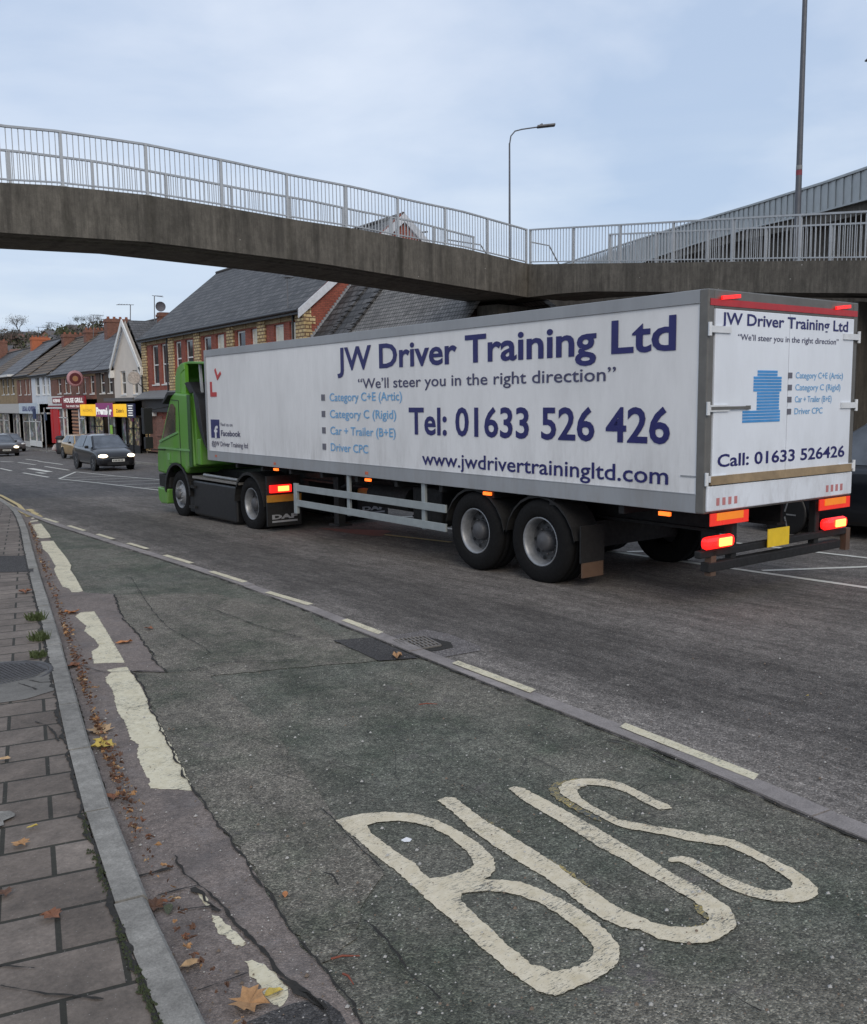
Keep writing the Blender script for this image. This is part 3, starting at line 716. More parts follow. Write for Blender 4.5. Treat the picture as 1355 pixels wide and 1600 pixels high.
def loft(mb, secs, mi=0, caps=True):
    k = len(secs[0]); vs = [q for s in secs for q in s]; fs = []
    for i in range(len(secs) - 1): fs += [(i * k + j, i * k + (j + 1) % k, (i + 1) * k + (j + 1) % k, (i + 1) * k + j) for j in range(k)]
    if caps: fs += [tuple(range(k)), tuple(reversed(range(len(vs) - k, len(vs))))]
    return mb.add(vs, fs, mi)
loft(m, secs)
m.build('span', M_FASC, bridge)
# ramp leaving the corner towards the viewer
d2 = (Vector(BC) - Vector(BB)).normalized(); n2 = Vector((-d2.y, d2.x))
if n2.x < 0: n2 = -n2
rt = [vplane(u, v, BB, BC) for u, v in [(827, 412.6), (1005, 410.6), (1218, 407.7), (1355, 406.5)]]
rb = [vplane(u, v, BB, BC) for u, v in [(827, 464.7), (902.5, 454.9), (1023, 455.7), (1355, 458)]]
def zy(P, y):
    P = sorted(P, key=lambda p: p.y)
    if y <= P[0].y: return P[0].z - (P[1].z - P[0].z) / (P[1].y - P[0].y) * (P[0].y - y)
    for a, b in zip(P, P[1:]):
        if y <= b.y: return a.z + (b.z - a.z) * (y - a.y) / (b.y - a.y)
    return P[-1].z
def rpt(y): return Vector(BB) + d2 * ((y - BB[1]) / d2.y)
ys = [BB[1] - i * (BB[1] - 4.0) / 14 for i in range(15)]
secs = []
for y in ys:
    p = rpt(y); zt = zy(rt, y); zb = max(min(zy(rb, y), zt - .7), zt - 1.05)
    secs.append([(p.x + n2.x * o, p.y + n2.y * o, z) for o, z in section(p, n2, zt, zb)])
m = MB(); m.M = Matrix.Translation(-BO); loft(m, secs); m.build('ramp', M_CONC, bridge)
m = MB(); m.M = Matrix.Translation(-BO)
c = Vector(BB); zt = zat(top, 20.2); q = [c + n1 * 0.0, c + n1 * 2.4 + d1 * .2, c + n1 * 2.4 + d1 * 2.4, c + d1 * 2.3]
loft(m, [[(p.x, p.y, zt - .9) for p in q], [(p.x, p.y, zt - .13) for p in q]])
m.build('corner_landing', M_CONC, bridge)
# pier under the corner: flared head and shaft
pc = c + n1 * 1.2 + d1 * .5
for (hw, hd, z0, z1) in ((1.15, .45, 4.2, 4.95), (.75, .38, -1.2, 4.2)):
    m = MB(); m.M = Matrix.Translation(-BO)
    q = [pc + d1 * sx * hw + n1 * sy * hd for sx, sy in ((-1, -1), (1, -1), (1, 1), (-1, 1))]
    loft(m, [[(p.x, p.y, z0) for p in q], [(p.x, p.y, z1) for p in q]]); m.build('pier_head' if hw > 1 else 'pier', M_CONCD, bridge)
for yy in (13.0,):
    m = MB(); m.M = Matrix.Translation(-BO); p0 = rpt(yy) + n2 * 1.15
    m.box((p0.x - .7, p0.y - .35, -1), (p0.x + .7, p0.y + .35, zy(rb, yy) - .2))
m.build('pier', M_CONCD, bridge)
def railing(pt, zf, nn, params, name_off, h=1.1, post_step=1.93):
    """pt(t)->2D, zf(t)->deck height; one mesh of bars and rails, each post a part"""
    m = MB(); m.M = Matrix.Translation(-BO); P = []
    t0, t1 = params; L = (pt(t1) - pt(t0)).length; n = int(L / .125)
    pts = []
    for i in range(n + 1):
        t = t0 + (t1 - t0) * i / n; p = pt(t) + nn * name_off; z = zf(t); pts.append(Vector((p.x, p.y, z)))
    for i, p in enumerate(pts):
        m.box((p.x - .008, p.y - .008, p.z + .08), (p.x + .008, p.y + .008, p.z + h - .02))
    for i in range(0, len(pts) - 1, 4):
        a, b = pts[i], pts[min(i + 4, len(pts) - 1)]
        m.bar(a + Vector((0, 0, .08)), b + Vector((0, 0, .08)), .045, .03)
        m.bar(a + Vector((0, 0, h)), b + Vector((0, 0, h)), .06, .045)
    m.build('railing', M_RAIL, bridge)
    k = int(L / post_step) + 1
    proto = None
    for j in range(k + 1):
        t = t0 + (t1 - t0) * min(j * post_step / L, 1); p = pt(t) + nn * name_off; z = zf(t)
        if proto is None:
            pm = MB(); pm.box((-.03, -.03, 0), (.03, .03, h)); pm.box((-.07, -.07, -.02), (.07, .07, .015)); pm.box((-.035, -.035, h - .03), (.035, .035, h + .02))
            proto = o = pm.build('railing_post', M_RAIL, bridge)
        else:
            o = proto.copy(); COL.objects.link(o); o.parent = bridge
        o.location = Vector((p.x, p.y, z)) - BO
zf1 = lambda x: zat(top, x)
zf2 = lambda y: zy(rt, y)
railing(bpt, zf1, n1, (20.2, -5.0), .09)
railing(bpt, zf1, n1, (20.0, -5.0), DW - .09)
railing(rpt, zf2, n2, (BB[1], 5.0), .09)
railing(rpt, zf2, n2, (BB[1] - 1.5, 5.0), DW - .09)
hp = c + n1 * 2.2 + d1 * .4; z = zt
m = MB(); m.M = Matrix.Translation(-BO); m.tube([(hp.x - 1.6, hp.y, z + .95), (hp.x - .2, hp.y, z + .9), (hp.x + 1.0, hp.y + .3, z - .1)], .025); m.build('handrail', M_RAIL, bridge); m = MB(); m.M = Matrix.Translation(-BO)
m.tube([(hp.x + 1.6, hp.y - .6, z + 1.05), (hp.x + 2.4, hp.y - .6, z + 1.0), (hp.x + 3.4, hp.y - .3, z + .1)], .025)
m.build('handrail', M_RAIL, bridge)

# ================================================================== ROAD FLYOVER BEYOND
FA, FB = (33.0, 19.6), (49.0, 45.3)
dF = (Vector(FB) - Vector(FA)).normalized(); nF = Vector((dF.y, -dF.x))
if nF.x < 0: nF = -nF
ft = [vplane(u, v, FA, FB) for u, v in [(1500, 212), (1355, 263), (1238, 302), (1111, 339), (1010, 370), (930, 396)]]
fb = [vplane(u, v, FA, FB) for u, v in [(1500, 272), (1355, 312), (1283, 331), (1152, 361), (1050, 392), (1005, 410)]]
fo = Vector((FA[0], FA[1], gz(FA[1])))
fly = empty('road_flyover', fo, 0, 'concrete road flyover with ribbed pale metal parapet rising behind the footbridge', 'flyover')
def at(P, x):
    P = sorted(P, key=lambda p: p.x)
    if x <= P[0].x: a, b = P[0], P[1]
    elif x >= P[-1].x: a, b = P[-2], P[-1]
    else:
        for a, b in zip(P, P[1:]):
            if a.x <= x <= b.x: break
    return a.z + (b.z - a.z) * (x - a.x) / (b.x - a.x)
def fpt(x): return Vector(FA) + dF * ((x - FA[0]) / dF.x)
x = 27.0; m = MB(); m.M = Matrix.Translation(-fo); k = 0
while x < 82:
    a, b = fpt(x), fpt(x + .17)
    o = 0.035 if k % 2 else 0.0
    za0, za1, zb0, zb1 = at(fb, x), at(ft, x), at(fb, x + .17), at(ft, x + .17)
    if za1 - za0 > 1.0: za1 = min(za1, za0 + 1.6)
    A0, B0 = a + nF * o, b + nF * o
    m.quad((A0.x, A0.y, za0), (B0.x, B0.y, zb0), (B0.x, B0.y, zb1), (A0.x, A0.y, za1))
    o2 = 0.0 if k % 2 else 0.035; B1_ = b + nF * o2
    m.quad((B0.x, B0.y, zb0), (B1_.x, B1_.y, zb0), (B1_.x, B1_.y, zb1), (B0.x, B0.y, zb1))
    x += .17; k += 1
for (P, w) in ((ft, .09), (fb, .06)):
    for i in range(14):
        xa, xb = 27 + i * 4, 31 + i * 4; a, b = fpt(xa) + nF * .02, fpt(xb) + nF * .02
        m.bar((a.x, a.y, at(P, xa)), (b.x, b.y, at(P, xb)), .16, w)
m.build('parapet', M_RIB, fly, fix=False)
m = MB(); m.M = Matrix.Translation(-fo); secs = []
for i in range(29):
    x = 27 + 2 * i; p = fpt(x); z = at(fb, x)
    secs.append([(p.x + nF.x * o, p.y + nF.y * o, zz) for o, zz in ((.15, z + .1), (.15, z - .45), (.9, z - .5), (1.3, z - 1.7), (7.5, z - 1.7), (8.2, z - .5), (9, z - .4), (9, z + .1))])
loft(m, secs); m.build('deck', M_CONC, fly)
for x in (36, 47, 58):
    m = MB(); m.M = Matrix.Translation(-fo); p = fpt(x) + nF * 4; m.box((p.x - 1.6, p.y - .6, -1.8), (p.x + 1.6, p.y + .6, at(fb, x) - 1.6)); m.build('pier', M_CONC, fly)
# dark abutment wall and lower footway beyond the lorry
aw = empty('retaining_wall', (23.5, 8, gz(8)), 0, 'dark concrete retaining wall with a railing on its ledge behind the ramp', 'retaining wall')
m = MB()
m.box((2.6, -8, -.5), (3.4, 26, 6.2)); m.box((0, -8, -.5), (2.6, 14, 1.95)); m.box((-.08, -8, 1.95), (.25, 14, 2.12))
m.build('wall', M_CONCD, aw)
m = MB()
for i in range(150): m.box((.05, -7 + i * .14, 2.1), (.075, -6.98 + i * .14, 3.05))
m.bar((.06, -7, 3.07), (.06, 14, 3.07), .06); m.bar((.06, -7, 2.2), (.06, 14, 2.2), .04)
m.build('railing', M_RAIL, aw)

# ================================================================== ARTICULATED LORRY
LY0 = (6.793, 5.512); LZ = 0.813 - gz(5.512)
lorry = empty('articulated_lorry', (LY0[0], LY0[1], gz(LY0[1])), R(2.117), 'long white box trailer lorry with blue lettering pulled by a green cab', 'lorry')
LM = Matrix.Translation((0, 0, LZ))
def LB(): m = MB(); m.M = LM.copy(); return m
def box_paint(name, col, streak=0.5):
    t = NT(name)
    s = t.noise(2.0, 7, 0.7, vec=t.mapping(scale=(1, 1, 0.3)))
    col2 = t.mix(t.ramp(s, [(0.42, 0.0), (0.75, streak)]), col, tuple(c * 0.72 for c in col))
    g = t.noise(0.5, 4, 0.5)
    col2 = t.mix(1.0, col2, t.ramp(g, [(0.3, 0.94), (0.7, 1.04)]), 'MULTIPLY')
    grm = t.math('MULTIPLY', t.ramp(t.noise(3.5, 8, .75, vec=t.mapping(scale=(1, 1.4, .35))), [(.45, 0), (.75, .55)]), t.ramp(t.math('MULTIPLY', t.sep()[2], .3), [(.28, 1), (.5, .15)]))
    col2 = t.mix(grm, col2, (.22, .205, .185))
    sc = t.noise(30, 5, 0.7, vec=t.mapping(scale=(1, 0.15, 3)))
    col2 = t.mix(t.ramp(sc, [(0.72, 0.0), (0.8, 0.25)]), col2, (0.3, 0.3, 0.3))
    t.set(Base_Color=col2, Roughness=0.42, Normal=t.bump(t.noise(1.4, 3), 0.05, 0.02))
    return t.mat
M_TRWHITE = box_paint('trailer_white_panel', (0.75, 0.75, 0.755))
M_TRREAR = box_paint('trailer_door_white', (0.76, 0.80, 0.86), 0.3)
M_ALU = box_paint('aluminium_rail', (0.30, 0.315, 0.335), 0.6)
M_FRAME = plain('rear_frame_grey', (0.15, 0.145, 0.135), 0.5, 0.3)
M_NAVY = plain('navy_lettering', (0.014, 0.014, 0.115), 0.4)
M_NAVY2 = plain('dark_grey_lettering', (0.055, 0.055, 0.12), 0.4)
M_SKYB = plain('pale_blue_lettering', (0.16, 0.38, 0.64), 0.4)
M_BULLET = plain('grey_bullet', (0.13, 0.13, 0.16), 0.4)
M_LRED = plain('red_plate_lettering', (0.45, 0.03, 0.03), 0.4)
M_REDBAND = plain('red_band', (0.42, 0.015, 0.02), 0.35)
M_GOLD = plain('gold_strip', (0.30, 0.22, 0.13), 0.6, var=.25)
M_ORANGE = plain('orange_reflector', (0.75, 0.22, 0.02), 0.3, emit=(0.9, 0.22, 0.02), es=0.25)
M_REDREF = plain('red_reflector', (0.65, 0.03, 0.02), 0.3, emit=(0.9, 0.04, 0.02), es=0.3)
M_TAIL = plain('tail_lamp_red', (0.6, 0.02, 0.02), 0.3, emit=(1, 0.012, 0.01), es=1.1)
M_TAILHOT = plain('tail_lamp_glow', (0.9, 0.4, 0.1), 0.3, emit=(1, 0.30, 0.06), es=2.4)
M_MARK = plain('amber_marker_lamp', (0.9, 0.3, 0.05), 0.3, emit=(1, 0.12, 0.01), es=1.3)
M_PLATE = plain('yellow_plate', (0.62, 0.42, 0.02), 0.4, emit=(0.6, 0.38, 0.02), es=0.12)
M_GREEN = box_paint('green_cab_paint', (0.095, 0.285, 0.028), 0.5)
M_CHASSIS = plain('chassis_black', (0.008, 0.008, 0.0085), 0.75, 0.0, 0.3, 8)
M_GREYBAR = plain('side_guard_grey', (0.30, 0.33, 0.335), 0.5, 0.2)
M_RIM = plain('wheel_rim_silver', (0.26, 0.27, 0.285), 0.42, 0.4, 0.25, 9)

W, L, HT = 2.5, 11.15, 2.0
m = LB(); m.box((0.012, .06, 0), (W - .012, L, HT - .015))
body = m.build('trailer_body', M_TRWHITE, lorry)
m = LB()
m.box((0, .05, HT - .115), (.05, L + .01, HT)); m.box((W - .05, .05, HT - .115), (W, L + .01, HT))
m.box((0, .05, -.02), (.05, L + .01, .155)); m.box((W - .05, .05, -.02), (W, L + .01, .155))
m.box((-.004, .05, .150), (.02, L, .160)); m.box((-.004, .05, HT - .122), (.02, L, HT - .112))
m.box((-.005, L - .05, -.02), (.05, L + .015, HT)); m.box((W - .05, L - .05, -.02), (W + .005, L + .015, HT))
m.build('body_rail', M_ALU, body, bevel=.006)
# rear frame, doors and fittings
m = LB()
m.box((-.004, 0, -.02), (.085, .10, HT)); m.box((W - .085, 0, -.02), (W + .004, .10, HT))
m.box((.085, .002, HT - .17), (W - .085, .10, HT)); m.box((.085, .002, -.02), (W - .085, .10, .02))
m.build('rear_frame', M_FRAME, lorry, bevel=.012)
m = LB(); m.box((.02, -.006, HT - .145), (W - .02, .002, HT - .085)); m.build('red_band', M_REDBAND, lorry)
for (a, b) in ((.09, 1.245), (1.255, W - .09)):
    m = LB(); m.box((a, -.012, .27), (b, .06, HT - .172)); d = m.build('rear_door', M_TRREAR, lorry, bevel=.006)
    m = LB()
    xx = a + .12 if a < 1 else b - .12
    for q in ((1.245 - .16) if a < 1 else 1.255 + .16,):
        m.box((q - .02, -.014, .29), (q + .02, -.010, .36))
    for z in (.30, .94, 1.645):
        m = LB()
        if a < 1: m.box((-.012, -.03, z - .03), (.30, -.012, z + .03)); m.tube([(.0, -.02, z - .06), (.0, -.02, z + .06)], .018, 8)
        else: m.box((W - .30, -.03, z - .03), (W + .012, -.012, z + .03)); m.tube([(W, -.02, z - .06), (W, -.02, z + .06)], .018, 8)
        m.build('hinge', plain('hinge_white', (0.66, 0.68, 0.70), 0.4), d)
m = LB(); m.box((.55, -.033, .925), (.62, -.028, .96)); m.box((.03, -.036, .928), (.58, -.031, .955)); m.build('dark_strap', M_FRAME, lorry)
m = LB(); m.box((.05, -.034, .245), (W - .06, -.012, .325)); m.build('gold_strip', M_GOLD, lorry)
m = LB(); m.box((.02, -.02, 0.0), (W - .02, .06, .235)); rp = m.build('rear_sill_panel', M_TRREAR, lorry, bevel=.01)
for x in (.15, 1.98):
    m = LB(); 
    for k in range(4): m.box((x + k * .09, -.023, .05), (x + .045 + k * .09, -.0205, .12))
    m.build('red_sticker', plain('faded_red_print', (0.5, 0.2, 0.2), 0.5), rp)
for x in (.06, 1.86):
    m = LB(); m.box((x, -.03, -.135), (x + .58, -.018, -.02)); mk = m.build('marker_board', M_REDREF, lorry)
    m = LB(); m.box((x + .09, -.036, -.09), (x + .49, -.03, -.02)); m.build('amber_panel', M_ORANGE, mk)
# underrun bar, rear lamps, number plate
m = LB(); m.box((.12, .02, -.58), (2.38, .12, -.49)); m.box((.5, .05, -.5), (.58, .13, -.05)); m.box((1.92, .05, -.5), (2.0, .13, -.05))
m.box((.0, .03, -.44), (2.5, .10, -.37)); m.build('underrun_bar', M_CHASSIS, lorry, bevel=.01)
for x in (.0, 1.98):
    m = LB(); m.box((x + .02, -.03, -.36), (x + .46, .06, -.235)); tl = m.build('tail_light', M_TAIL, lorry, bevel=.05)
    m = LB(); m.box((x + .19, -.045, -.335), (x + .38, -.029, -.255)); m.build('lamp_lens', M_TAILHOT, tl, bevel=.03)
for x in (.16, W - .46):
    m = LB(); m.M = m.M @ Matrix.Translation((x, -.012, HT - .075)) @ Matrix.Rotation(R(-6), 4, 'Y'); m.box((0, -.015, -.016), (.27, .0, .016)); m.build('marker_light', M_TAIL, lorry)
m = LB(); m.box((1.0, -.01, -.43), (1.36, .0, -.25)); pl = m.build('number_plate', M_PLATE, lorry)
for x in (-.02, 2.32):
    m = LB(); m.box((x + .18, .03, -.62), (x + .26, .10, -.38)); m.build('lamp_bracket', plain('brown_rubber', (0.10, 0.06, 0.04), 0.7), lorry)

# lettering on the side
rt_, up_ = (0, -1, 0), (0, 0, 1)
def side(name, s, y, z, width, cap, mat, bold=.02, x=.006, lift=0):
    m = LB(); lettering(m, s, (x, y, z), rt_, up_, width, cap, bold); return m.build(name, mat, body, fix=False)
side('lettering', 'JW Driver Training Ltd', 6.42, 1.485, 6.06, .315, M_NAVY, .022)
side('lettering', '\u201cWe\u2019ll steer you in the right direction\u201d', 5.87, 1.215, 4.78, .135, M_NAVY2, .008)
side('lettering', 'Tel: 01633 526 426', 4.65, .615, 4.24, .335, M_NAVY, .02)
side('lettering', 'www.jwdrivertrainingltd.com', 4.37, .225, 3.95, .165, M_NAVY, .01)
for k, (s, wd) in enumerate([('Category C+E (Artic)', 1.86), ('Category C (Rigid)', 1.72), ('Car + Trailer (B+E)', 1.70), ('Driver CPC', 1.02)]):
    z = 1.045 - k * .243
    side('lettering', s, 6.66, z, wd, .115, M_SKYB, .010)
    m = LB(); m.box((.004, 6.80, z + .01), (.010, 6.90, z + .10)); m.build('bullet', M_BULLET, body)
def letterL(y, z, h, w, t, rot, name='learner_letter'):
    m = LB(); m.M = m.M @ Matrix.Translation((.006, y, z)) @ Matrix.Rotation(R(rot), 4, 'X')
    m.box((-.003, -t, 0), (.003, 0, h)); m.box((-.003, -w, 0), (.003, -t, t)); m.build(name, M_LRED, body)
letterL(10.95, 1.15, .27, .27, .08, 0); letterL(10.62, 1.44, .22, .20, .06, -32)
m = LB(); m.box((.004, 10.61, .40), (.009, 10.98, .735)); sq = m.build('blue_square_logo', M_NAVY, body)
m = LB(); lettering(m, 'f', (.002, 10.84, .40), rt_, up_, .17, .22, .03); m.build('logo_letter', plain('logo_white', (.7, .7, .72), .4), body, fix=False)
side('lettering', 'Find us on', 10.55, .62, .50, .06, M_NAVY2, .004)
side('lettering', 'Facebook', 10.55, .445, .82, .10, M_NAVY2, .02)
side('lettering', '@JW Driver Training ltd', 10.98, .255, 1.52, .085, M_NAVY2, .01)
m = LB(); m.box((.006, .08, .31), (.012, .28, .325)); m.build('scuff_mark', M_ALU, body)
# lettering on the back
def back(name, s, x, z, width, cap, mat, bold=.012, y=-.0150, tilt=0.0):
    m = LB(); lettering(m, s, (x, y, z), (1, 0, tilt), (0, 0, 1), width, cap, bold); return m.build(name, mat, lorry, fix=False)
back('rear_lettering', 'JW Driver Training Ltd', .17, 1.695, 2.12, .105, M_NAVY, .02)
back('rear_lettering', '\u201cWe\u2019ll steer you in the right direction\u201d', .42, 1.56, 1.70, .055, M_NAVY2, .008)
back('rear_lettering', 'Call: 01633 526426', .16, .405, 2.16, .115, M_NAVY, .02)
for k, s in enumerate(['Category C+E (Artic)', 'Category C (Rigid)', 'Car + Trailer (B+E)', 'Driver CPC']):
    z = 1.215 - k * .117
    back('rear_lettering', s, 1.37, z, (.86, .82, .66, .50)[k], .06, M_SKYB, .012)
    m = LB(); m.box((1.24, -.016, z), (1.31, -.0125, z + .055)); m.build('bullet', M_BULLET, lorry)
m = LB()
for k in range(17):
    z = .80 + k * .029; t = k / 16
    if t < .25: a, b = .52, 1.12
    elif t < .6: a, b = .74, 1.10
    elif t < .9: a, b = .68, 1.13
    else: a, b = .74, 1.06
    m.box((a, -.0165, z), (b, -.0128, z + .023))
m.build('blue_striped_logo', plain('bright_blue_print', (0.06, 0.28, 0.62), 0.4), lorry)

# chassis, axles, landing legs, side guards
m = LB()
for x in (.72, 1.62):
    m.box((x, .3, -.30), (x + .16, 10.3, -.27)); m.box((x + .06, .3, -.27), (x + .10, 10.3, -.05)); m.box((x, .3, -.05), (x + .16, 10.3, -.02))
for y in range(1, 11): m.box((.05, y, -.11), (2.45, y + .07, -.022))
m.box((.5, 1.9, -.62), (2.0, 2.5, -.32)); m.box((.5, 3.05, -.62), (2.0, 3.65, -.32))
m.build('chassis_frame', M_CHASSIS, lorry)
for y in (2.22, 3.36):
    m = LB(); m.tube([(.3, y, -.54), (2.2, y, -.54)], .07, 10); m.box((.45, y - .5, -.42), (.53, y + .4, -.35)); m.box((1.97, y - .5, -.42), (2.05, y + .4, -.35)); m.build('axle', M_CHASSIS, lorry)
for x in (.35, 1.95):
    m = LB(); m.box((x, 7.05, -.85), (x + .12, 7.19, -.1)); m.box((x - .05, 6.98, -.88), (x + .2, 7.26, -.85)); m.tube([(x + .06, 7.12, -.3), (x + .06, 6.4, -.08)], .025, 6); m.build('landing_leg', M_CHASSIS, lorry)
m = LB(); m.box((.3, 4.35, -.62), (.9, 5.0, -.12)); m.build('equipment_box', M_CHASSIS, lorry, bevel=.02); m = LB(); m.tube([(.55, 5.3, -.35), (.55, 6.3, -.35)], .17, 14); m.build('air_tank', M_CHASSIS, lorry, bevel=.02)
for sx in (0.0, W - .04):
    m = LB()
    for za, zb in ((-.26, -.36), (-.50, -.60)): m.box((sx, 3.88, zb + .0), (sx + .03, 7.82, za))
    m.box((sx - .004, 7.74, -.72), (sx + .045, 7.84, -.24)); m.box((sx + .032, 4.35, -.62), (sx + .07, 4.43, -.02)); m.box((sx + .032, 6.2, -.62), (sx + .07, 6.28, -.02))
    m.build('side_guard', M_GREYBAR, lorry, bevel=.004)
for y in (.46, 3.08, 5.67, 8.45):
    m = LB(); m.box((.0, y - .065, -.075), (.03, y + .065, -.038)); m.build('side_marker_lamp', M_MARK, lorry)
for y, z in ((5.67, .02), (8.45, .02), (10.78, .05)): m = LB(); m.box((-.004, y - .03, z), (0, y + .05, z + .04)); m.build('side_reflector', plain('dull_orange_reflector', (0.5, 0.14, 0.08), 0.3), lorry)

def wheel(x, y, z, r, w, kind, left=True):
    s = 1 if left else -1
    T = LM @ Matrix.Translation((x, y, z)) @ Matrix.Diagonal((s, 1, 1, 1))
    m = MB(); m.M = T
    m.lathe([(.05, r * .55), (.012, r * .60), (0, r * .68), (0, r * .84), (.012, r * .90), (.03, r * .965), (.055, r), (.10, r), (.104, r - .012), (.112, r - .012), (.116, r), (w * .5 - .004, r), (w * .5, r - .012), (w * .5 + .008, r - .012), (w * .5 + .012, r), (w - .055, r), (w - .03, r * .965), (w, r * .84), (w, r * .60), (w - .05, r * .5)], (0, 0, 0), 'x', 48)
    o = m.build('wheel', M_RUBBER, lorry)
    m = MB(); m.M = T
    if kind == 'deep':
        m.lathe([(.045, r * .565), (.022, r * .585), (.016, r * .56), (.03, r * .535), (.06, r * .51), (.15, r * .49)], (0, 0, 0), 'x', 40); m.lathe([(.15, r * .49), (.17, r * .455), (.155, r * .40), (.15, r * .30), (.155, r * .24)], (0, 0, 0), 'x', 40, 3)
        m.lathe([(.155, r * .25), (.075, r * .23), (.05, r * .17), (.045, .0)], (0, 0, 0), 'x', 24, 2)
        for k in range(10):
            t = k * math.tau / 10; m.lathe([(.148, .022), (.146, .0)], (0, math.cos(t) * r * .43, math.sin(t) * r * .43), 'x', 10, 1)
            m.lathe([(.15, .014), (.125, .013), (.12, 0)], (0, math.cos(t + .3) * r * .31, math.sin(t + .3) * r * .31), 'x', 6, 2)
    else:
        m.lathe([(.045, r * .575), (.02, r * .59), (.014, r * .565), (.03, r * .53), (.075, r * .50), (.085, r * .46), (.03, r * .37), (.0, r * .32), (-.008, r * .26), (-.01, r * .2)], (0, 0, 0), 'x', 40)
        m.lathe([(-.01, r * .21), (-.05, r * .19), (-.065, r * .14), (-.068, 0)], (0, 0, 0), 'x', 24, 2)
        for k in range(10):
            t = k * math.tau / 10
            vs = []
            for q in range(10):
                u = q * math.tau / 10; rr = r * .435 + math.cos(u) * .022; tt = t + math.sin(u) * .034 / (r * .43)
                vs.append((.060 - .006, rr * math.cos(tt), rr * math.sin(tt)))
            m.add(vs, [tuple(range(10))], 1)
            m.lathe([(.0, .016), (-.03, .014), (-.034, 0)], (0, math.cos(t + .3) * r * .29, math.sin(t + .3) * r * .29), 'x', 6, 0)
    m.build('rim', [M_RIM, M_BLACK, plain('hub_grey', (0.085, 0.085, 0.09), 0.55, 0.3), plain('dark_wheel_disc', (0.07, 0.07, 0.072), 0.6, 0.2)], o)  # inner disc is darker than the rim barrel
    return o
for y in (2.22, 3.36):
    wheel(.03, y, -.535, .48, .38, 'deep'); wheel(W - .03, y, -.535, .48, .38, 'deep', False)
    P = [(y + .56 * math.cos(t), -.56 + .55 * math.sin(t)) for t in [R(a) for a in range(10, 171, 16)]]
    for x0 in (.03, W - .43):
        m = LB()
        for (a, b) in zip(P, P[1:]): m.quad((x0, *a), (x0 + .40, *a), (x0 + .40, *b), (x0, *b)); m.quad((x0, *a), (x0, *b), (x0, b[0], b[1] - .03), (x0, a[0], a[1] - .03))
        m.build('mudguard', M_CHASSIS, lorry, fix=False)
for x in (.06, W - .42):
    m = LB(); m.box((x, 1.60, -.70), (x + .36, 1.62, -.3)); f_ = m.build('mudflap', M_CHASSIS, lorry)
    m = LB(); m.box((x + .02, 1.595, -.86), (x + .34, 1.615, -.70)); m.build('flap_edge', plain('brownish_flap', (0.11, 0.065, 0.04), 0.8), f_)
wheel(.10, 12.88, -.80, .485, .30, 'out'); wheel(W - .10, 12.88, -.80, .485, .30, 'out', False)
wheel(.08, 9.58, -.725, .485, .56, 'deep'); wheel(W - .08, 9.58, -.725, .485, .56, 'deep', False)

# ---- tractor unit
arch = [(12.88 + .62 * math.cos(R(a)), -.80 + .60 * math.sin(R(a))) for a in range(0, 181, 15)]
prof = [(12.05, -.20), (12.12, .6), (12.2, 1.24), (12.9, 1.24), (13.10, 1.16), (13.30, .90), (13.74, .30), (13.90, .20), (13.97, -.35), (13.97, -.45), (13.50, -.45)]
prof = [(12.05, -.20), (12.12, .6), (12.2, 1.22), (12.9, 1.25), (13.12, 1.16), (13.34, .86), (13.76, .28), (13.93, .18), (14.0, -.10), (14.02, -.40), (13.38, -.44)] + [(a, b) for a, b in arch if b > -.44 and a < 13.4] + [(12.30, -.25)]
m = LB(); m.prism(prof, .07, W - .07)
cab = m.build('cab', M_GREEN, lorry, bevel=.05)
m = LB(); m.prism([(13.40, -.46), (14.03, -.44), (14.02, -.70), (13.44, -.72)], .10, W - .10); m.build('grille', M_CHASSIS, cab, bevel=.02)
m = LB(); m.prism([(13.46, -.73), (14.03, -.72), (13.98, -1.0), (13.86, -1.06), (13.52, -1.05)], .06, W - .06); m.build('bumper', M_GREEN, cab, bevel=.03)
m = LB(); m.prism([(13.62, .30), (13.10, .40), (12.88, .46), (12.84, .95), (12.98, 1.03), (13.10, 1.02), (13.28, .80)], .062, .07); m.build('side_window', glass_dark('cab_glass_side', (0.03, 0.035, 0.03), 0.05, (0.16, 0.12, 0.09)), cab); m = LB(); m.prism([(13.62, .30), (12.88, .46), (12.84, .95), (13.10, 1.02)], W - .07, W - .062)
m.build('side_window', glass_dark('cab_glass'), cab)
m = LB(); m.quad((.18, 13.165, 1.125), (W - .18, 13.165, 1.125), (W - .14, 13.785, .285), (.14, 13.785, .285)); m.build('windscreen', glass_dark('cab_glass'), cab, fix=False)
m = LB(); m.prism([(13.02, 1.20), (13.36, 1.02), (13.42, 1.05), (13.10, 1.27)], .0, W); m.build('sun_visor', M_BLACK, cab, bevel=.015)
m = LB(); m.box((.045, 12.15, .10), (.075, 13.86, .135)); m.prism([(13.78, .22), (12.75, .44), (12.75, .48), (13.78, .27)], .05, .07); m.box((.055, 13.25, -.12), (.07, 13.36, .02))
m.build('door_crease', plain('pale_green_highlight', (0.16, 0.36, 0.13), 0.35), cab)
m = LB(); m.box((.063, 12.66, -.18), (.072, 12.675, 1.08)); m.box((.063, 12.66, -.19), (.072, 13.30, -.178)); m.prism([(12.66, 1.08), (13.06, 1.10), (13.06, 1.115), (12.66, 1.095)], .063, .072); m.build('door_gap', M_BLACK, cab)
m = LB(); m.box((.05, 12.05, -.2), (.072, 12.2, 1.2)); m.build('recess_shade_strip', plain('deep_green_shade_panel', (0.02, 0.075, 0.012), .5), cab)  # shade of the recess behind the door, painted as a dark strip
m = LB(); m.box((.052, 12.72, .10), (.07, 12.86, .14)); m.build('door_handle', M_BLACK, cab)
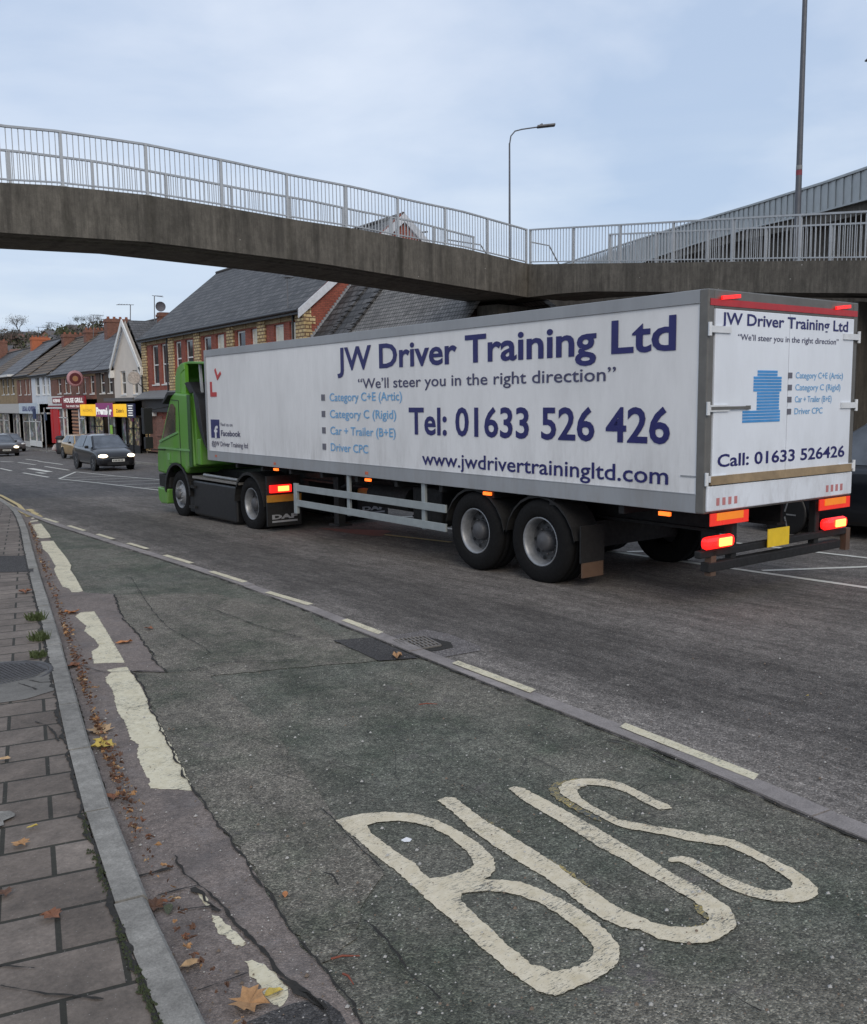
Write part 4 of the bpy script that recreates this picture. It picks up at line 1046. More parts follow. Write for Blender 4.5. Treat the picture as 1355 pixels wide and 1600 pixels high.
for x0, x1 in ((.04, .42), (W - .42, W - .04)):
    m = LB()
    for a, b in zip(arch, arch[1:]): m.quad((x0, *a), (x1, *a), (x1, *b), (x0, *b)); m.quad((x0, *a), (x0, *b), (x0, b[0] + (b[0] - 12.88) * .12, b[1] + .05), (x0, a[0] + (a[0] - 12.88) * .12, a[1] + .05))
    m.build('wheel_arch', M_BLACK, cab, fix=False)
m = LB(); m.box((-.38, 13.42, .42), (-.20, 13.56, .95)); m.box((-.36, 13.44, .12), (-.20, 13.54, .36)); m.tube([(.1, 13.2, .98), (-.28, 13.48, .90), (-.28, 13.48, .1), (.1, 13.5, .08)], .016, 6)
m.build('wing_mirror', M_BLACK, cab, bevel=.03); m = LB(); m.box((W + .02, 13.62, .02), (W + .22, 13.78, .72)); m.build('wing_mirror', M_BLACK, cab, bevel=.03)
for x in (.12, W - .42):
    m = LB(); m.box((x, 13.985, -.66), (x + .3, 14.035, -.5)); m.build('headlight', plain('headlamp_glass', (.6, .6, .6), .2), cab)
# roof deflector: an open-backed shell with side wings
m = LB()
for x0, x1 in ((.12, .17), (W - .17, W - .12)):
    m.prism([(12.95, 1.24), (12.92, 1.55), (12.82, 1.72), (12.66, 1.80), (12.45, 1.82), (12.42, 1.70), (12.62, 1.62), (12.66, 1.24)], x0, x1)
m.prism([(12.98, 1.24), (12.95, 1.56), (12.85, 1.74), (12.68, 1.83), (12.35, 1.85), (11.5, 1.80), (11.5, 1.765), (12.35, 1.80), (12.64, 1.79), (12.80, 1.71), (12.90, 1.55), (12.93, 1.24)], .17, W - .17)
dfl = m.build('roof_deflector', M_GREEN, lorry, bevel=.01)
m = LB(); m.box((.13, 12.42, 1.16), (.20, 12.66, 1.8)); m.build('side_fin', plain('bright_green_paint', (0.12, 0.34, 0.03), 0.4), dfl)
for a, b in (((.25, 11.9, 1.2), (.25, 11.95, 1.78)), ((.3, 12.6, 1.3), (.3, 12.0, 1.1)), ((W - .25, 11.9, 1.2), (W - .25, 11.95, 1.78))): m = LB(); m.bar(a, b, .045); m.build('strut', M_RAIL, dfl)
m = LB(); m.box((.12, 11.98, -.15), (.5, 12.10, 1.25)); m.tube([(.28, 11.86, -.1), (.28, 11.86, 1.15)], .09, 12); m.box((.10, 11.74, -.15), (.62, 11.90, .35)); m.build('cab_side_collar', M_GREEN, lorry, bevel=.015)
m = LB()
pts = [(.05 + .10, 12.25, 1.33), (.15, 12.0, 1.36), (.13, 11.80, 1.22), (.10, 11.66, .9), (.10, 11.52, .45), (.12, 11.36, .18)]
pts = [tuple(p) for p in smooth(pts, 2)]
loft(m, [[(x_ - .06, y_ + dy * wq, z_ + dz * wq) for (dy, dz, x_) in ((.13, .10, p[0]), (-.13, -.10, p[0]), (-.13, -.10, p[0] + .36), (.13, .10, p[0] + .36))] for p, wq in [(q, 1.0 if q[2] > .5 else .8) for q in pts] for y_, z_ in [(p[1], p[2])]])
m.build('air_intake', M_BLACK, lorry, bevel=.04)
m = LB()
m.box((.75, 8.7, -.52), (1.75, 13.3, -.30)); m.build('tractor_chassis', M_CHASSIS, lorry)
for x in (.10, W - .60): m = LB(); m.box((x, 10.22, -1.14), (x + .50, 12.18, -.46)); m.build('chassis_fairing', plain('satin_black_panel', (0.008, 0.008, 0.009), 0.42), lorry, bevel=.04)
m = LB(); m.box((.06, 10.0, -.42), (.40, 12.1, -.375)); m.build('catwalk', plain('tread_plate', (0.22, 0.21, 0.195), 0.55, 0.4), lorry)
m = LB(); m.box((.12, 12.1, -1.1), (.3, 12.4, -.5))
for z in (-.62, -1.02): m.box((.05, 12.02, z), (.15, 12.3, z + .05))
m.build('cab_step', M_CHASSIS, lorry)
m = LB(); m.tube([(.10, 10.1, -.34), (.10, 11.6, -.33)], .03, 8); m.build('side_pipe', M_STEEL, lorry)
m = LB(); m.tube([(1.25, 9.6, -.26), (1.25, 9.6, -.12)], .45, 20); m.box((.9, 9.0, -.3), (1.6, 10.2, -.2)); m.build('fifth_wheel', M_CHASSIS, lorry)
P = [(9.58 + .58 * math.cos(R(a)), -.725 + .56 * math.sin(R(a))) for a in range(0, 181, 12)]
for x0 in (.04, W - .64):
    m = LB()
    for a, b in zip(P, P[1:]): m.quad((x0, *a), (x0 + .60, *a), (x0 + .60, *b), (x0, *b)); m.quad((x0, *a), (x0, *b), (x0, b[0], b[1] - .05), (x0, a[0], a[1] - .05))
    m.build('mudguard', M_CHASSIS, lorry, fix=False)
for x0 in (.02, W - .68):
    m = LB(); m.box((x0 + .02, 8.86, -1.05), (x0 + .66, 8.90, -.2)); fl = m.build('mudflap', M_CHASSIS, lorry)
    m = LB(); m.box((x0 + .06, 8.80, -.48), (x0 + .46, 8.86, -.35)); tl = m.build('tail_light', M_TAIL, lorry, bevel=.01)
    m = LB(); m.box((x0 + .20, 8.785, -.455), (x0 + .40, 8.80, -.37)); m.build('lamp_lens', M_TAILHOT, tl)
    m = LB(); m.box((x0 + .01, 8.84, -.64), (x0 + .66, 8.86, -.52)); m.build('reflector_panel', plain('dim_amber_panel', (0.42, 0.2, 0.03), 0.35), fl)
    m = LB(); lettering(m, 'DAF', (x0 + .10, 8.853, -.93), (1, 0, 0), (0, 0, 1), .48, .075, .05); m.box((x0 + .10, 8.85, -.99), (x0 + .58, 8.856, -.96)); m.build('flap_lettering', plain('flap_white', (0.26, 0.27, 0.29), 0.6), fl, fix=False)

# ================================================================== CARS
M_TYRE = M_RUBBER
def carpaint(name, c, rough=0.28):
    t = NT(name)
    t.set(Base_Color=t.ramp(t.noise(2.2, 5), [(0.3, tuple(v * .8 for v in c)), (0.7, tuple(v * 1.15 for v in c))]), Metallic=0.35, Roughness=rough, Coat_Weight=0.6)
    return t.mat
M_CGLASS = glass_dark('car_glass', (0.05, 0.06, 0.075), 0.03, (0.12, 0.14, 0.17))
M_HEAD = plain('headlamp_lit', (1, 1, 1), 0.2, emit=(1.0, 0.80, 0.52), es=2.6)
M_HEADOFF = plain('headlamp_clear', (0.65, 0.66, 0.66), 0.15)
M_NPW = plain('white_plate', (0.6, 0.6, 0.56), 0.4)
M_NPTXT = plain('plate_text', (0.05, 0.05, 0.05), 0.5)
def make_car(name, loc, rz, paint, label, cat='car', L=4.0, Wd=1.72, H=1.46, lit=True, hood=1.0, group=None, tall=0.0, hatch=True):
    """front at y=0, car extends towards +y"""
    c = empty(name, loc, rz, label, cat, group)
    hw = Wd / 2; k = L / 4.0
    st = [(0.0, .30, .48, .56, .70), (.03, .22, .60, .68, .84), (.18 * k, .18, .70, .79, .94), (.45 * k, .19, .79 + tall * .3, .88 + tall * .3, .99), (.92 * k, .20, .88 + tall * .4, .97 + tall * .4, 1.0),
          (1.6 * k, .20, .90 + tall * .5, .95 + tall * .5, 1.0), (2.6 * k, .20, .93 + tall * .5, .98 + tall * .5, 1.0), (3.4 * k, .20, .96 + tall * .5, 1.0 + tall * .5, .99), (3.85 * k, .24, .96 + tall * .5, 1.0 + tall * .5, .94), (4.0 * k, .32, .86 + tall * .4, .93 + tall * .4, .86)]
    secs = []
    for y, zb, zs, zt, w in st:
        h = hw * w
        half = [(h * .90, zb), (h * .985, zb + .08), (h, (zb + zs) * .5), (h * .99, zs - .04), (h * .93, zs + .02), (h * .72, zt), (h * .3, zt + .015)]
        pts = [(-a, b) for a, b in half] + [(a, b) for a, b in reversed(half)]
        secs.append([(a, y, b) for a, b in pts])
    m = MB(); loft(m, secs); m.s = [True] * len(m.s)
    body = m.build('body', paint, c, sub=1)
    # greenhouse
    zb = .92 + tall * .45; y0, y1, y2, y3 = .86 * k, 1.62 * k, 3.2 * k, 3.86 * k
    if not hatch: y2, y3 = 2.85 * k, 3.5 * k
    bw, tw = hw * .92, hw * .70
    B = [(-bw, y0, zb - .02), (bw, y0, zb - .02), (bw, y3, zb + .03), (-bw, y3, zb + .03)]
    T = [(-tw, y1, H - .05), (tw, y1, H - .05), (tw, y2, H - .04), (-tw, y2, H - .04)]
    m = MB(); m.add(B + T, [(0, 1, 5, 4), (1, 2, 6, 5), (2, 3, 7, 6), (3, 0, 4, 7), (4, 5, 6, 7)])
    m.add([(-tw * .96, y1 + .05, H - .055), (tw * .96, y1 + .05, H - .055), (tw * .96, y2 - .03, H - .045), (-tw * .96, y2 - .03, H - .045), (-tw * .6, y1 + .35, H), (tw * .6, y1 + .35, H), (tw * .6, y2 - .3, H), (-tw * .6, y2 - .3, H)], [(4, 5, 6, 7), (0, 1, 5, 4), (1, 2, 6, 5), (2, 3, 7, 6), (3, 0, 4, 7)], 0, True)
    m.build('roof', paint, c, bevel=.03)
    def pane(q, ins, nm):
        q = [Vector(p) for p in q]; cn = sum(q, Vector()) / 4; n = (q[1] - q[0]).cross(q[3] - q[0]).normalized()
        if n.dot(cn - Vector((0, (y1 + y2) / 2, .9))) < 0: n = -n
        qq = [p.lerp(cn, ins) + n * .012 for p in q]
        m = MB(); m.quad(*qq); m.build(nm, M_CGLASS, c, fix=False)
    pane([B[0], B[1], T[1], T[0]], .09, 'windscreen'); pane([B[3], B[2], T[2], T[3]], .15, 'rear_window')
    for s in (-1, 1):
        f0, f1 = Vector((s * bw, y0, zb)), Vector((s * tw, y1, H - .05)); r0, r1 = Vector((s * bw, y3, zb + .03)), Vector((s * tw, y2, H - .04))
        mid0, mid1 = f0.lerp(r0, .50), f1.lerp(r1, .38)
        pane([f0, mid0, mid1, f1], .10, 'side_window'); pane([mid0, r0.lerp(mid0, .2), r1.lerp(mid1, .1), mid1], .10, 'side_window')
    for s in (-1, 1):
        for wy in (.78 * k, 3.28 * k):
            m = MB(); m.M = Matrix.Translation((s * (hw - .01), wy, .31)) @ Matrix.Diagonal((s, 1, 1, 1))
            m.lathe([(-.16, .31), (-.02, .31), (.012, .27), (.012, .205)], (0, 0, 0), 'x', 24)
            w = m.build('wheel', M_TYRE, c)
            m = MB(); m.M = Matrix.Translation((s * (hw - .01), wy, .31)) @ Matrix.Diagonal((s, 1, 1, 1))
            m.lathe([(.006, .21), (-.03, .19), (-.05, .05), (.0, .045), (.0, 0)], (0, 0, 0), 'x', 20)
            for j in range(5):
                t = j * math.tau / 5; m.bar((-.01, .04 * math.cos(t), .04 * math.sin(t)), (-.005, .2 * math.cos(t), .2 * math.sin(t)), .05, .02)
            m.build('rim', M_RIM, w)
            m = MB(); m.M = Matrix.Translation((s * (hw - .035), wy, .33)) @ Matrix.Diagonal((s, 1, 1, 1))
            m.lathe([(.0, .36), (.042, .37), (.044, .33), (.03, 0)], (0, 0, 0), 'x', 24); m.build('wheel_arch', M_BLACK, c)
    for s in (-1, 1):
        m = MB(); x0 = s * hw * .46; x1 = s * hw * .86
        m.M = Matrix.Translation((s * hw * .69, .15, .635)) @ Matrix.Rotation(s * R(28), 4, 'Z') @ Matrix.Diagonal((.20, .17, .085, 1))
        m.lathe([(-math.cos(R(a)), math.sin(R(a))) for a in range(0, 181, 15)], (0, 0, 0), 'z', 16)
        m.build('headlight', M_HEAD if lit else M_HEADOFF, c)
        m = MB(); m.box((s * hw * .98 - .0, 1.32 * k, .93 + tall * .4), (s * (hw + .14), 1.42 * k, 1.05 + tall * .4)); m.build('wing_mirror', M_BLACK, c, bevel=.03)
        m = MB(); m.box((s * hw * .60, 3.93 * k, .72), (s * hw * .80, 4.02 * k, .92)); m.build('tail_light', M_TAIL, c)
    m = MB(); m.box((-hw * .55, -.03, .26), (hw * .55, .03, .40)); m.box((-hw * .42, -.012, .55), (hw * .42, .03, .60)); m.build('grille', M_BLACK, c)
    m = MB(); m.box((-hw * .44, -.028, .575), (hw * .44, .0, .592)); m.build('chrome_bar', M_STEEL, c)
    m = MB(); m.box((-.26, -.045, .40), (.26, -.03, .51)); npl = m.build('number_plate', M_NPW, c)
    m = MB()
    for j in range(7): m.box((-.22 + j * .062, -.048, .42), (-.185 + j * .062, -.0455, .49))
    m.build('plate_marks', M_NPTXT, npl)
    return c
make_car('parked_car', (11.12, 39.2, gz(40)), R(1.5), carpaint('black_car_paint', (0.010, 0.010, 0.013)), 'black hatchback with lit headlamps coming along the road beside the hatching', L=4.0, Wd=1.62, H=1.50)
bpy.data.objects['parked_car'].name = 'moving_car'
make_car('parked_car', (14.15, 54.7, gz(57)), R(1), carpaint('headlit_gold_paint', (0.46, 0.30, 0.12)), 'silver car with headlight glow painted gold, standing just behind the black hatchback', L=4.1, lit=True, H=1.42)  # headlight glow on the silver body is put into its gold paint
make_car('moving_car', (11.85, 67.6, gz(69)), R(3), carpaint('dark_bronze_paint', (0.045, 0.038, 0.035)), 'dark car with lit headlamps at the left edge of the road', L=4.4, H=1.5, Wd=1.8)
make_car('parked_car', (14.6, 79.5, gz(80)), R(3), carpaint('grey_car_paint', (0.13, 0.12, 0.125)), 'grey car half hidden behind the dark car at the left edge', L=4.3, lit=False, Wd=1.75)
make_car('moving_car', (13.15, 9.35, gz(9)), R(180), carpaint('deep_blue_black_paint', (0.012, 0.014, 0.02)), 'large dark car beyond the back doors of the white trailer', L=5.0, Wd=2.0, H=1.72, lit=False, tall=.3)

# ================================================================== BUILDINGS
FX = 18.5
def wall_grid(m, ylo, yhi, zlo, zhi, holes, depth=.14, x=0.0, mi=0, rev=None):
    """wall face looking along -X with real openings and reveals; holes = (y0, y1, z0, z1)"""
    ys = sorted({ylo, yhi, *[min(max(h[0], ylo), yhi) for h in holes], *[min(max(h[1], ylo), yhi) for h in holes]})
    zs = sorted({zlo, zhi, *[h[2] for h in holes], *[h[3] for h in holes]})
    for a, b in zip(ys, ys[1:]):
        for c, d in zip(zs, zs[1:]):
            cy, cz = (a + b) / 2, (c + d) / 2
            if any(h[0] < cy < h[1] and h[2] < cz < h[3] for h in holes): continue
            m.quad((x, b, c), (x, a, c), (x, a, d), (x, b, d), mi)
    r = mi if rev is None else rev
    for y0, y1, z0, z1 in holes:
        X = x + depth
        m.quad((x, y0, z0), (X, y0, z0), (X, y0, z1), (x, y0, z1), r); m.quad((x, y1, z0), (x, y1, z1), (X, y1, z1), (X, y1, z0), r)
        m.quad((x, y0, z1), (X, y0, z1), (X, y1, z1), (x, y1, z1), r); m.quad((x, y0, z0), (x, y1, z0), (X, y1, z0), (X, y0, z0), r)
def window(par, y0, y1, z0, z1, x=.10, frame=None, pane=None, sash=True, name='window', mull=0, f=.085):
    m = MB(); m.box((x, y0, z0), (x + .05, y0 + f, z1)); m.box((x, y1 - f, z0), (x + .05, y1, z1)); m.box((x, y0 + f, z0), (x + .05, y1 - f, z0 + f)); m.box((x, y0 + f, z1 - f), (x + .05, y1 - f, z1))
    if sash: zm = (z0 + z1) / 2 - .1 * (z1 - z0) * 0; m.box((x - .01, y0 + f, zm - .035), (x + .05, y1 - f, zm + .035))
    for k in range(mull): yy = y0 + (y1 - y0) * (k + 1) / (mull + 1); m.box((x - .003, yy - .03, z0 + f), (x + .05, yy + .03, z1 - f))
    m.box((-.05, y0 - .06, z0 - .08), (x, y1 + .06, z0 - .005))
    w = m.build(name, frame or M_UPVC, par)
    m = MB(); m.quad((x + .03, y1, z0), (x + .03, y0, z0), (x + .03, y0, z1), (x + .03, y1, z1)); m.build('pane', pane or M_WIN, w, fix=False)
    return w
def roof_x(par, y0, y1, ze, zr, depth, over=.25, mat=None, thick=.12, back=True):
    """pitched roof with its ridge along the street; local coords, facade at x=0"""
    s = (zr - ze) / (depth / 2); m = MB()
    a = (-over, ze - over * s); r = (depth / 2, zr); b = (depth + over, ze - over * s)
    m.prism([a, r, b, (b[0], b[1] - thick), (r[0], r[1] - thick), (a[0], a[1] - thick)], y0, y1, 'xz')
    o = m.build('roof', mat or M_SLATE, par)
    m = MB(); m.tube([(r[0], y0, r[1] + .03), (r[0], y1, r[1] + .03)], .09, 8); m.build('ridge', plain('ridge_tile', (0.07, 0.065, 0.062), .8), o)
    m = MB(); m.tube([(-over - .05, y0, a[1] - .05), (-over - .05, y1, a[1] - .05)], .07, 8); m.box((-over, y0, a[1] - .22), (-over + .03, y1, a[1] - .08)); m.build('gutter', M_PIPE, o)
    return o
def chimney(par, x, y, z0, z1, wx=.9, wy=1.6, mat=None, pots=4):
    m = MB(); m.box((x - wx / 2, y - wy / 2, z0), (x + wx / 2, y + wy / 2, z1)); m.box((x - wx / 2 - .06, y - wy / 2 - .06, z1 - .28), (x + wx / 2 + .06, y + wy / 2 + .06, z1 - .12))
    c = m.build('chimney', mat or M_BRICK2, par)
    for k in range(pots):
        m = MB(); m.lathe([(0, .13), (.05, .15), (.30, .11), (.34, .13), (.34, 0)], (x, y + (k - (pots - 1) / 2) * wy / max(pots, 1), z1), 'z', 10); m.build('chimney_pot', plain('terracotta', (0.35, 0.13, 0.07), .8), c)
    return c
def aerial(par, x, y, z0, z1, w=.9, dish=False):
    m = MB(); m.tube([(x, y, z0), (x, y, z1)], .025, 6); m.tube([(x, y - w * .7, z1), (x, y + w * .3, z1)], .02, 6)
    for k in range(6): yy = y - w * .65 + k * w * .17; m.tube([(x - .22, yy, z1), (x + .22, yy, z1)], .01, 4)
    a = m.build('aerial', plain('aerial_grey', (0.16, 0.16, 0.17), .5, .3), par)
    if dish:
        m = MB(); m.M = Matrix.Translation((x - .1, y - .35, z1 - .7)) @ Matrix.Rotation(R(-60), 4, 'Z'); m.lathe([(0, .42), (.06, .3), (.1, .12), (.11, 0)], (0, 0, 0), 'x', 16); m.build('satellite_dish', plain('dish_grey', (0.12, 0.12, 0.14), .6), par)
def cstack(par, Y, u0, u1, v, wy=.9, pots=4, mat=None):
    """chimney stack across the ridge, its top edge surveyed at distance Y"""
    a, b = ray(u0, v), ray(u1, v); x0, x1 = a[0] / a[1] * Y, b[0] / b[1] * Y; z = CAMH + (a[2] / a[1] + b[2] / b[1]) / 2 * Y; L0 = par.location
    return chimney(par, (x0 + x1) / 2 - L0.x, Y - L0.y, 2, z - L0.z - .1, x1 - x0, wy, mat, 0) if pots == 0 else chimneyx(par, (x0 + x1) / 2 - L0.x, Y - L0.y, z - L0.z - .1, x1 - x0, wy, mat, pots)
def chimneyx(par, x, y, z1, wx, wy, mat, pots):
    c = chimney(par, x, y, 2, z1, wx, wy, mat, 0)
    for k in range(pots):
        m = MB(); m.lathe([(0, .12), (.05, .13), (.16, .10), (.20, .12), (.20, 0)], (x + (k - (pots - 1) / 2) * wx / pots, y, z1), 'z', 10); m.build('chimney_pot', plain('terracotta', (0.26, 0.10, 0.06), .8), c)
    return c
def ant(par, Y, u, v0, v1, w=.9, dish=False):
    a, b = ray(u, v0), ray(u, v1); L0 = par.location; x = a[0] / a[1] * Y - L0.x; y = Y - L0.y
    z0, z1 = CAMH + a[2] / a[1] * Y - L0.z, CAMH + b[2] / b[1] * Y - L0.z
    m = MB(); m.tube([(x - .1, y, z0 - .8), (x, y, z1)], .03, 6); m.tube([(x - w * .25, y, z1), (x + w, y, z1 - .05)], .02, 6)
    for k in range(5): m.tube([(x + w * (.1 + k * .18), y - .2, z1), (x + w * (.1 + k * .18), y + .2, z1)], .012, 4)
    o = m.build('aerial', plain('aerial_grey', (0.13, 0.13, 0.14), .5, .3), par)
    if dish:
        m = MB(); m.M = Matrix.Translation((x + .35, y - .1, z1 - .7)) @ Matrix.Rotation(R(75), 4, 'Z'); m.lathe([(0, .33), (.06, .25), (.1, .1), (.11, 0)], (0, 0, 0), 'x', 18); m.build('satellite_dish', plain('dish_grey', (0.10, 0.10, 0.12), .6), par)
# --- long red and yellow brick building
bb = empty('brick_building', (FX, 36.4, gz(48)), 0, 'long red brick building with yellow brick piers and slate roof behind the lorry', 'building')
BZ = gz(48)
y0b, y1b = 0.0, 22.3; EZ = 6.03 - BZ
wins = []
for a, b, z0 in [(56.95, 55.75, 2.98), (55.2, 54.0, 2.98), (52.75, 51.75, 3.4), (51.05, 49.9, 3.4), (48.35, 47.2, 3.4), (46.5, 45.45, 3.4), (43.85, 42.75, 3.4), (42.1, 41.1, 3.4), (39.5, 38.5, 3.4), (37.9, 36.9, 3.4)]:
    wins.append((b - 36.4, a - 36.4, z0 - BZ, 5.32 - BZ))
m = MB(); wall_grid(m, y0b, y1b, 0, EZ, wins, .16)
D = 10.2
m.quad((0, 0, 0), (D, 0, 0), (D, 0, EZ), (0, 0, EZ)); m.add([(0, 0, EZ), (D, 0, EZ), (D / 2, 0, 10.35 - BZ)], [(0, 1, 2)])
m.quad((0, y1b, 0), (D, y1b, 0), (D, y1b, EZ), (0, y1b, EZ)); m.add([(0, y1b, EZ), (D, y1b, EZ), (D / 2, y1b, 10.2 - BZ)], [(0, 1, 2)]); m.quad((D, 0, 0), (D, y1b, 0), (D, y1b, EZ), (D, 0, EZ))
m.build('wall', M_BRICK, bb, fix=False)
for i, w in enumerate(wins): window(bb, *w, sash=i < 4, pane=M_WINW if i in (5, 7, 8, 9) else M_WIN)
for yc in (.3, 4.4 - .05, 8.1, 13.1 - .4, 17.0 - .1, 18.2 + .9 - 1.9, 21.85)[:5] + (21.85,):
    w = .42; m = MB()
    m.box((-.09, yc - w, 0), (.02, yc + w, EZ - .16)); m.box((-.14, yc - w * .5, EZ - .6), (-.09, yc + w * .5, EZ - .18))
    m.build('brick_pier', M_YBRICK, bb)
m = MB(); m.box((-.02, -.031, 0), (.30, -.003, 7.0))
for k in range(11): m.box((.30, -.03, k * .62 + .1), (.50, -.003, k * .62 + .42))
m.build('corner_quoins', M_YBRICK, bb)
pc_ = [.3, 4.35, 8.1, 12.7, 16.9, 21.85]
for a, b in zip(pc_, pc_[1:]): m = MB(); m.box((-.045, a + .42, 5.38 - BZ), (.01, b - .42, EZ - .28)); m.box((-.085, (a + b) / 2 - .09, 5.38 - BZ), (-.045, (a + b) / 2 + .09, EZ - .2)); m.build('buff_panel', M_BUFF, bb)
rf = roof_x(bb, 0.0 - .06, y1b + .1, EZ, 10.2 - BZ, D, .3, M_SLATE)
m = MB()
for yv in (-.14,):
    s = (10.2 - BZ - EZ) / (D / 2)
    for xa, xb in ((-.35, D / 2), (D + .35, D / 2)):
        za = EZ - .35 * s + .02
        m.add([(xa, yv, za), (xb, yv, 10.25 - BZ), (xb, yv, 10.25 - BZ - .38), (xa, yv, za - .38), (xa, yv + .07, za), (xb, yv + .07, 10.25 - BZ), (xb, yv + .07, 10.25 - BZ - .38), (xa, yv + .07, za - .38)], [(0, 1, 2, 3), (7, 6, 5, 4), (0, 4, 5, 1), (3, 2, 6, 7), (0, 3, 7, 4)])
m.build('bargeboard', plain('white_bargeboard', (0.62, 0.64, 0.68), .5), rf)
m = MB(); m.tube([(-.02, 17.5, EZ - .2), (-.12, 17.5, EZ - .8), (-.12, 17.5, 0)], .05, 8); m.build('downpipe', M_PIPE, bb); m = MB(); m.tube([(-.10, .95, EZ - .1), (-.12, .95, 0)], .05, 8); m.build('downpipe', M_PIPE, bb)
aerial(bb, -.1, 1.4, EZ - .2, EZ + 1.2, .5)
# ground floor of the brick building, mostly behind the lorry
m = MB(); m.box((-.30, 12, 2.45), (0, y1b - .3, 3.2)); m.build('shop_fascia', plain('black_fascia', (0.035, 0.035, 0.038), .6), bb)
m = MB(); m.add([(-.75, 12, 3.3), (-.75, y1b - .2, 3.3), (0, y1b - .2, 3.75), (0, 12, 3.75), (-.75, 12, 3.22), (-.75, y1b - .2, 3.22), (0, y1b - .2, 3.22), (0, 12, 3.22)], [(0, 1, 2, 3), (4, 7, 6, 5), (0, 4, 5, 1), (1, 5, 6, 2), (0, 3, 7, 4)]); m.build('canopy', plain('lead_grey', (0.15, 0.155, 0.16), .6), bb)
m = MB(); m.box((-.3, 20.0, 2.2), (-.05, y1b - .5, 2.42)); m.build('white_band', M_UPVC, bb)
m = MB(); m.box((-.06, 19.0, 0), (-.005, y1b - .3, 2.2)); m.build('lower_wall', M_BRICK2, bb)

# --- lower building with slate slopes against the brick gable
lb = empty('slate_roofed_building', (FX, 24, gz(30)), 0, 'low building with steep stone-tiled roof beside the red brick gable', 'building')
LBZ = gz(30)
m = MB(); m.box((0, 1.6, 0), (6, 12.2, 4.0 - LBZ)); m.build('wall', M_BRICK2, lb)
def slope(name, ya, yb, mat, zr=7.25, x1=2.55):
    m = MB(); ze = 3.95 - LBZ; m.prism([(-.25, ze), (x1, zr - LBZ), (6.4, ze + .2), (6.4, ze), (x1, zr - .15 - LBZ), (-.25, ze - .15)], ya, yb, 'xz'); return m.build(name, mat, lb)
slope('roof', 5.4, 9.1, M_TILE2, 7.2); slope('roof', 1.2, 5.4, M_TILE2, 6.3, 1.775); slope('roof', 9.1, 10.6, M_SLATE, 7.27); slope('roof', 10.6, 12.3, M_SLATE, 7.25)
m = MB()
for yv in (9.1, 10.6):
    for k in range(15):
        t = k / 15; t2 = (k + .94) / 15; xa, za = -.25 + 2.8 * t, 3.97 - LBZ + 3.3 * t; xb, zb_ = -.25 + 2.8 * t2, 3.97 - LBZ + 3.3 * t2
        m.bar((xa, yv, za + .06), (xb, yv, zb_ + .03), .34, .10)
m.build('verge_tiles', M_SLATE, lb)
m = MB()
for k in range(26):
    t = k / 26; m.box((-.2 + 2.8 * t, 12.28, 4.05 - LBZ + 3.3 * t), (-.2 + 2.8 * t + .12, 12.37, 4.05 - LBZ + 3.3 * t + .15))
m.build('stepped_flashing', plain('lead_flashing', (0.30, 0.31, 0.33), .5), lb)

# --- terrace of shops to the left
def terrace(name, y0, y1, ze, zr, wall, roofmat, label, wins, depth=9.0, zbase=None, shop=True, chim=None, fx=FX, frame=None, band=None, upper0=2.35, paneS=None):
    zb = gz(y0) + .10 if zbase is None else zbase
    o = empty(name, (fx, y0, zb), 0, label, 'building')
    H = ze - zb; Ln = y1 - y0
    wl_ = [(a - y0, b - y0, c - zb, d - zb) for a, b, c, d in wins]
    m = MB(); wall_grid(m, 0, Ln, upper0 - zb, H, wl_, .14)
    m.quad((depth, 0, 0), (depth, Ln, 0), (depth, Ln, H), (depth, 0, H)); m.quad((0, 0, 0), (depth, 0, 0), (depth, 0, H), (0, 0, H)); m.quad((0, Ln, 0), (depth, Ln, 0), (depth, Ln, H), (0, Ln, H))
    if not shop: m.quad((0, Ln, 0), (0, 0, 0), (0, 0, upper0 - zb), (0, Ln, upper0 - zb))
    m.build('wall', wall, o, fix=False)
    for w in wl_: window(o, *w, frame=frame)
    if roofmat: roof_x(o, -.02, Ln + .02, H, zr - zb, depth, .22, roofmat)
    if band: m = MB(); m.box((-.04, 0.05, H - .55), (0, Ln - .05, H - .12)); m.build('buff_band', band, o)
    return o, zb
def shopfront(o, zb, y0, base, ya, yb, top, bays, frame, proj=.5, stall=.5, sign=None):
    """projecting shop front with bays = [(y0, y1, material, kind)]"""
    m = MB(); m.box((-proj, ya - y0, top - zb - .02), (0, yb - y0, top - zb + .10)); m.build('shop_canopy', frame, o)
    for a, b, mat, kind in bays:
        m = MB(); x = -proj + (.0 if kind != 'door' else .35)
        m.box((x, a - y0, 0), (x + .08, a - y0 + .09, top - zb)); m.box((x, b - y0 - .09, 0), (x + .08, b - y0, top - zb))
        if kind == 'window': m.box((x - .02, a - y0, 0), (x + .08, b - y0, stall)); m.box((x, a - y0, top - zb - .75), (x + .06, b - y0, top - zb - .68))
        w = m.build('shop_' + ('door' if kind == 'door' else 'window'), frame, o)
        m = MB(); m.quad((x + .04, b - y0, stall if kind == 'window' else .05), (x + .04, a - y0, stall if kind == 'window' else .05), (x + .04, a - y0, top - zb), (x + .04, b - y0, top - zb)); m.build('pane', mat, w, fix=False)
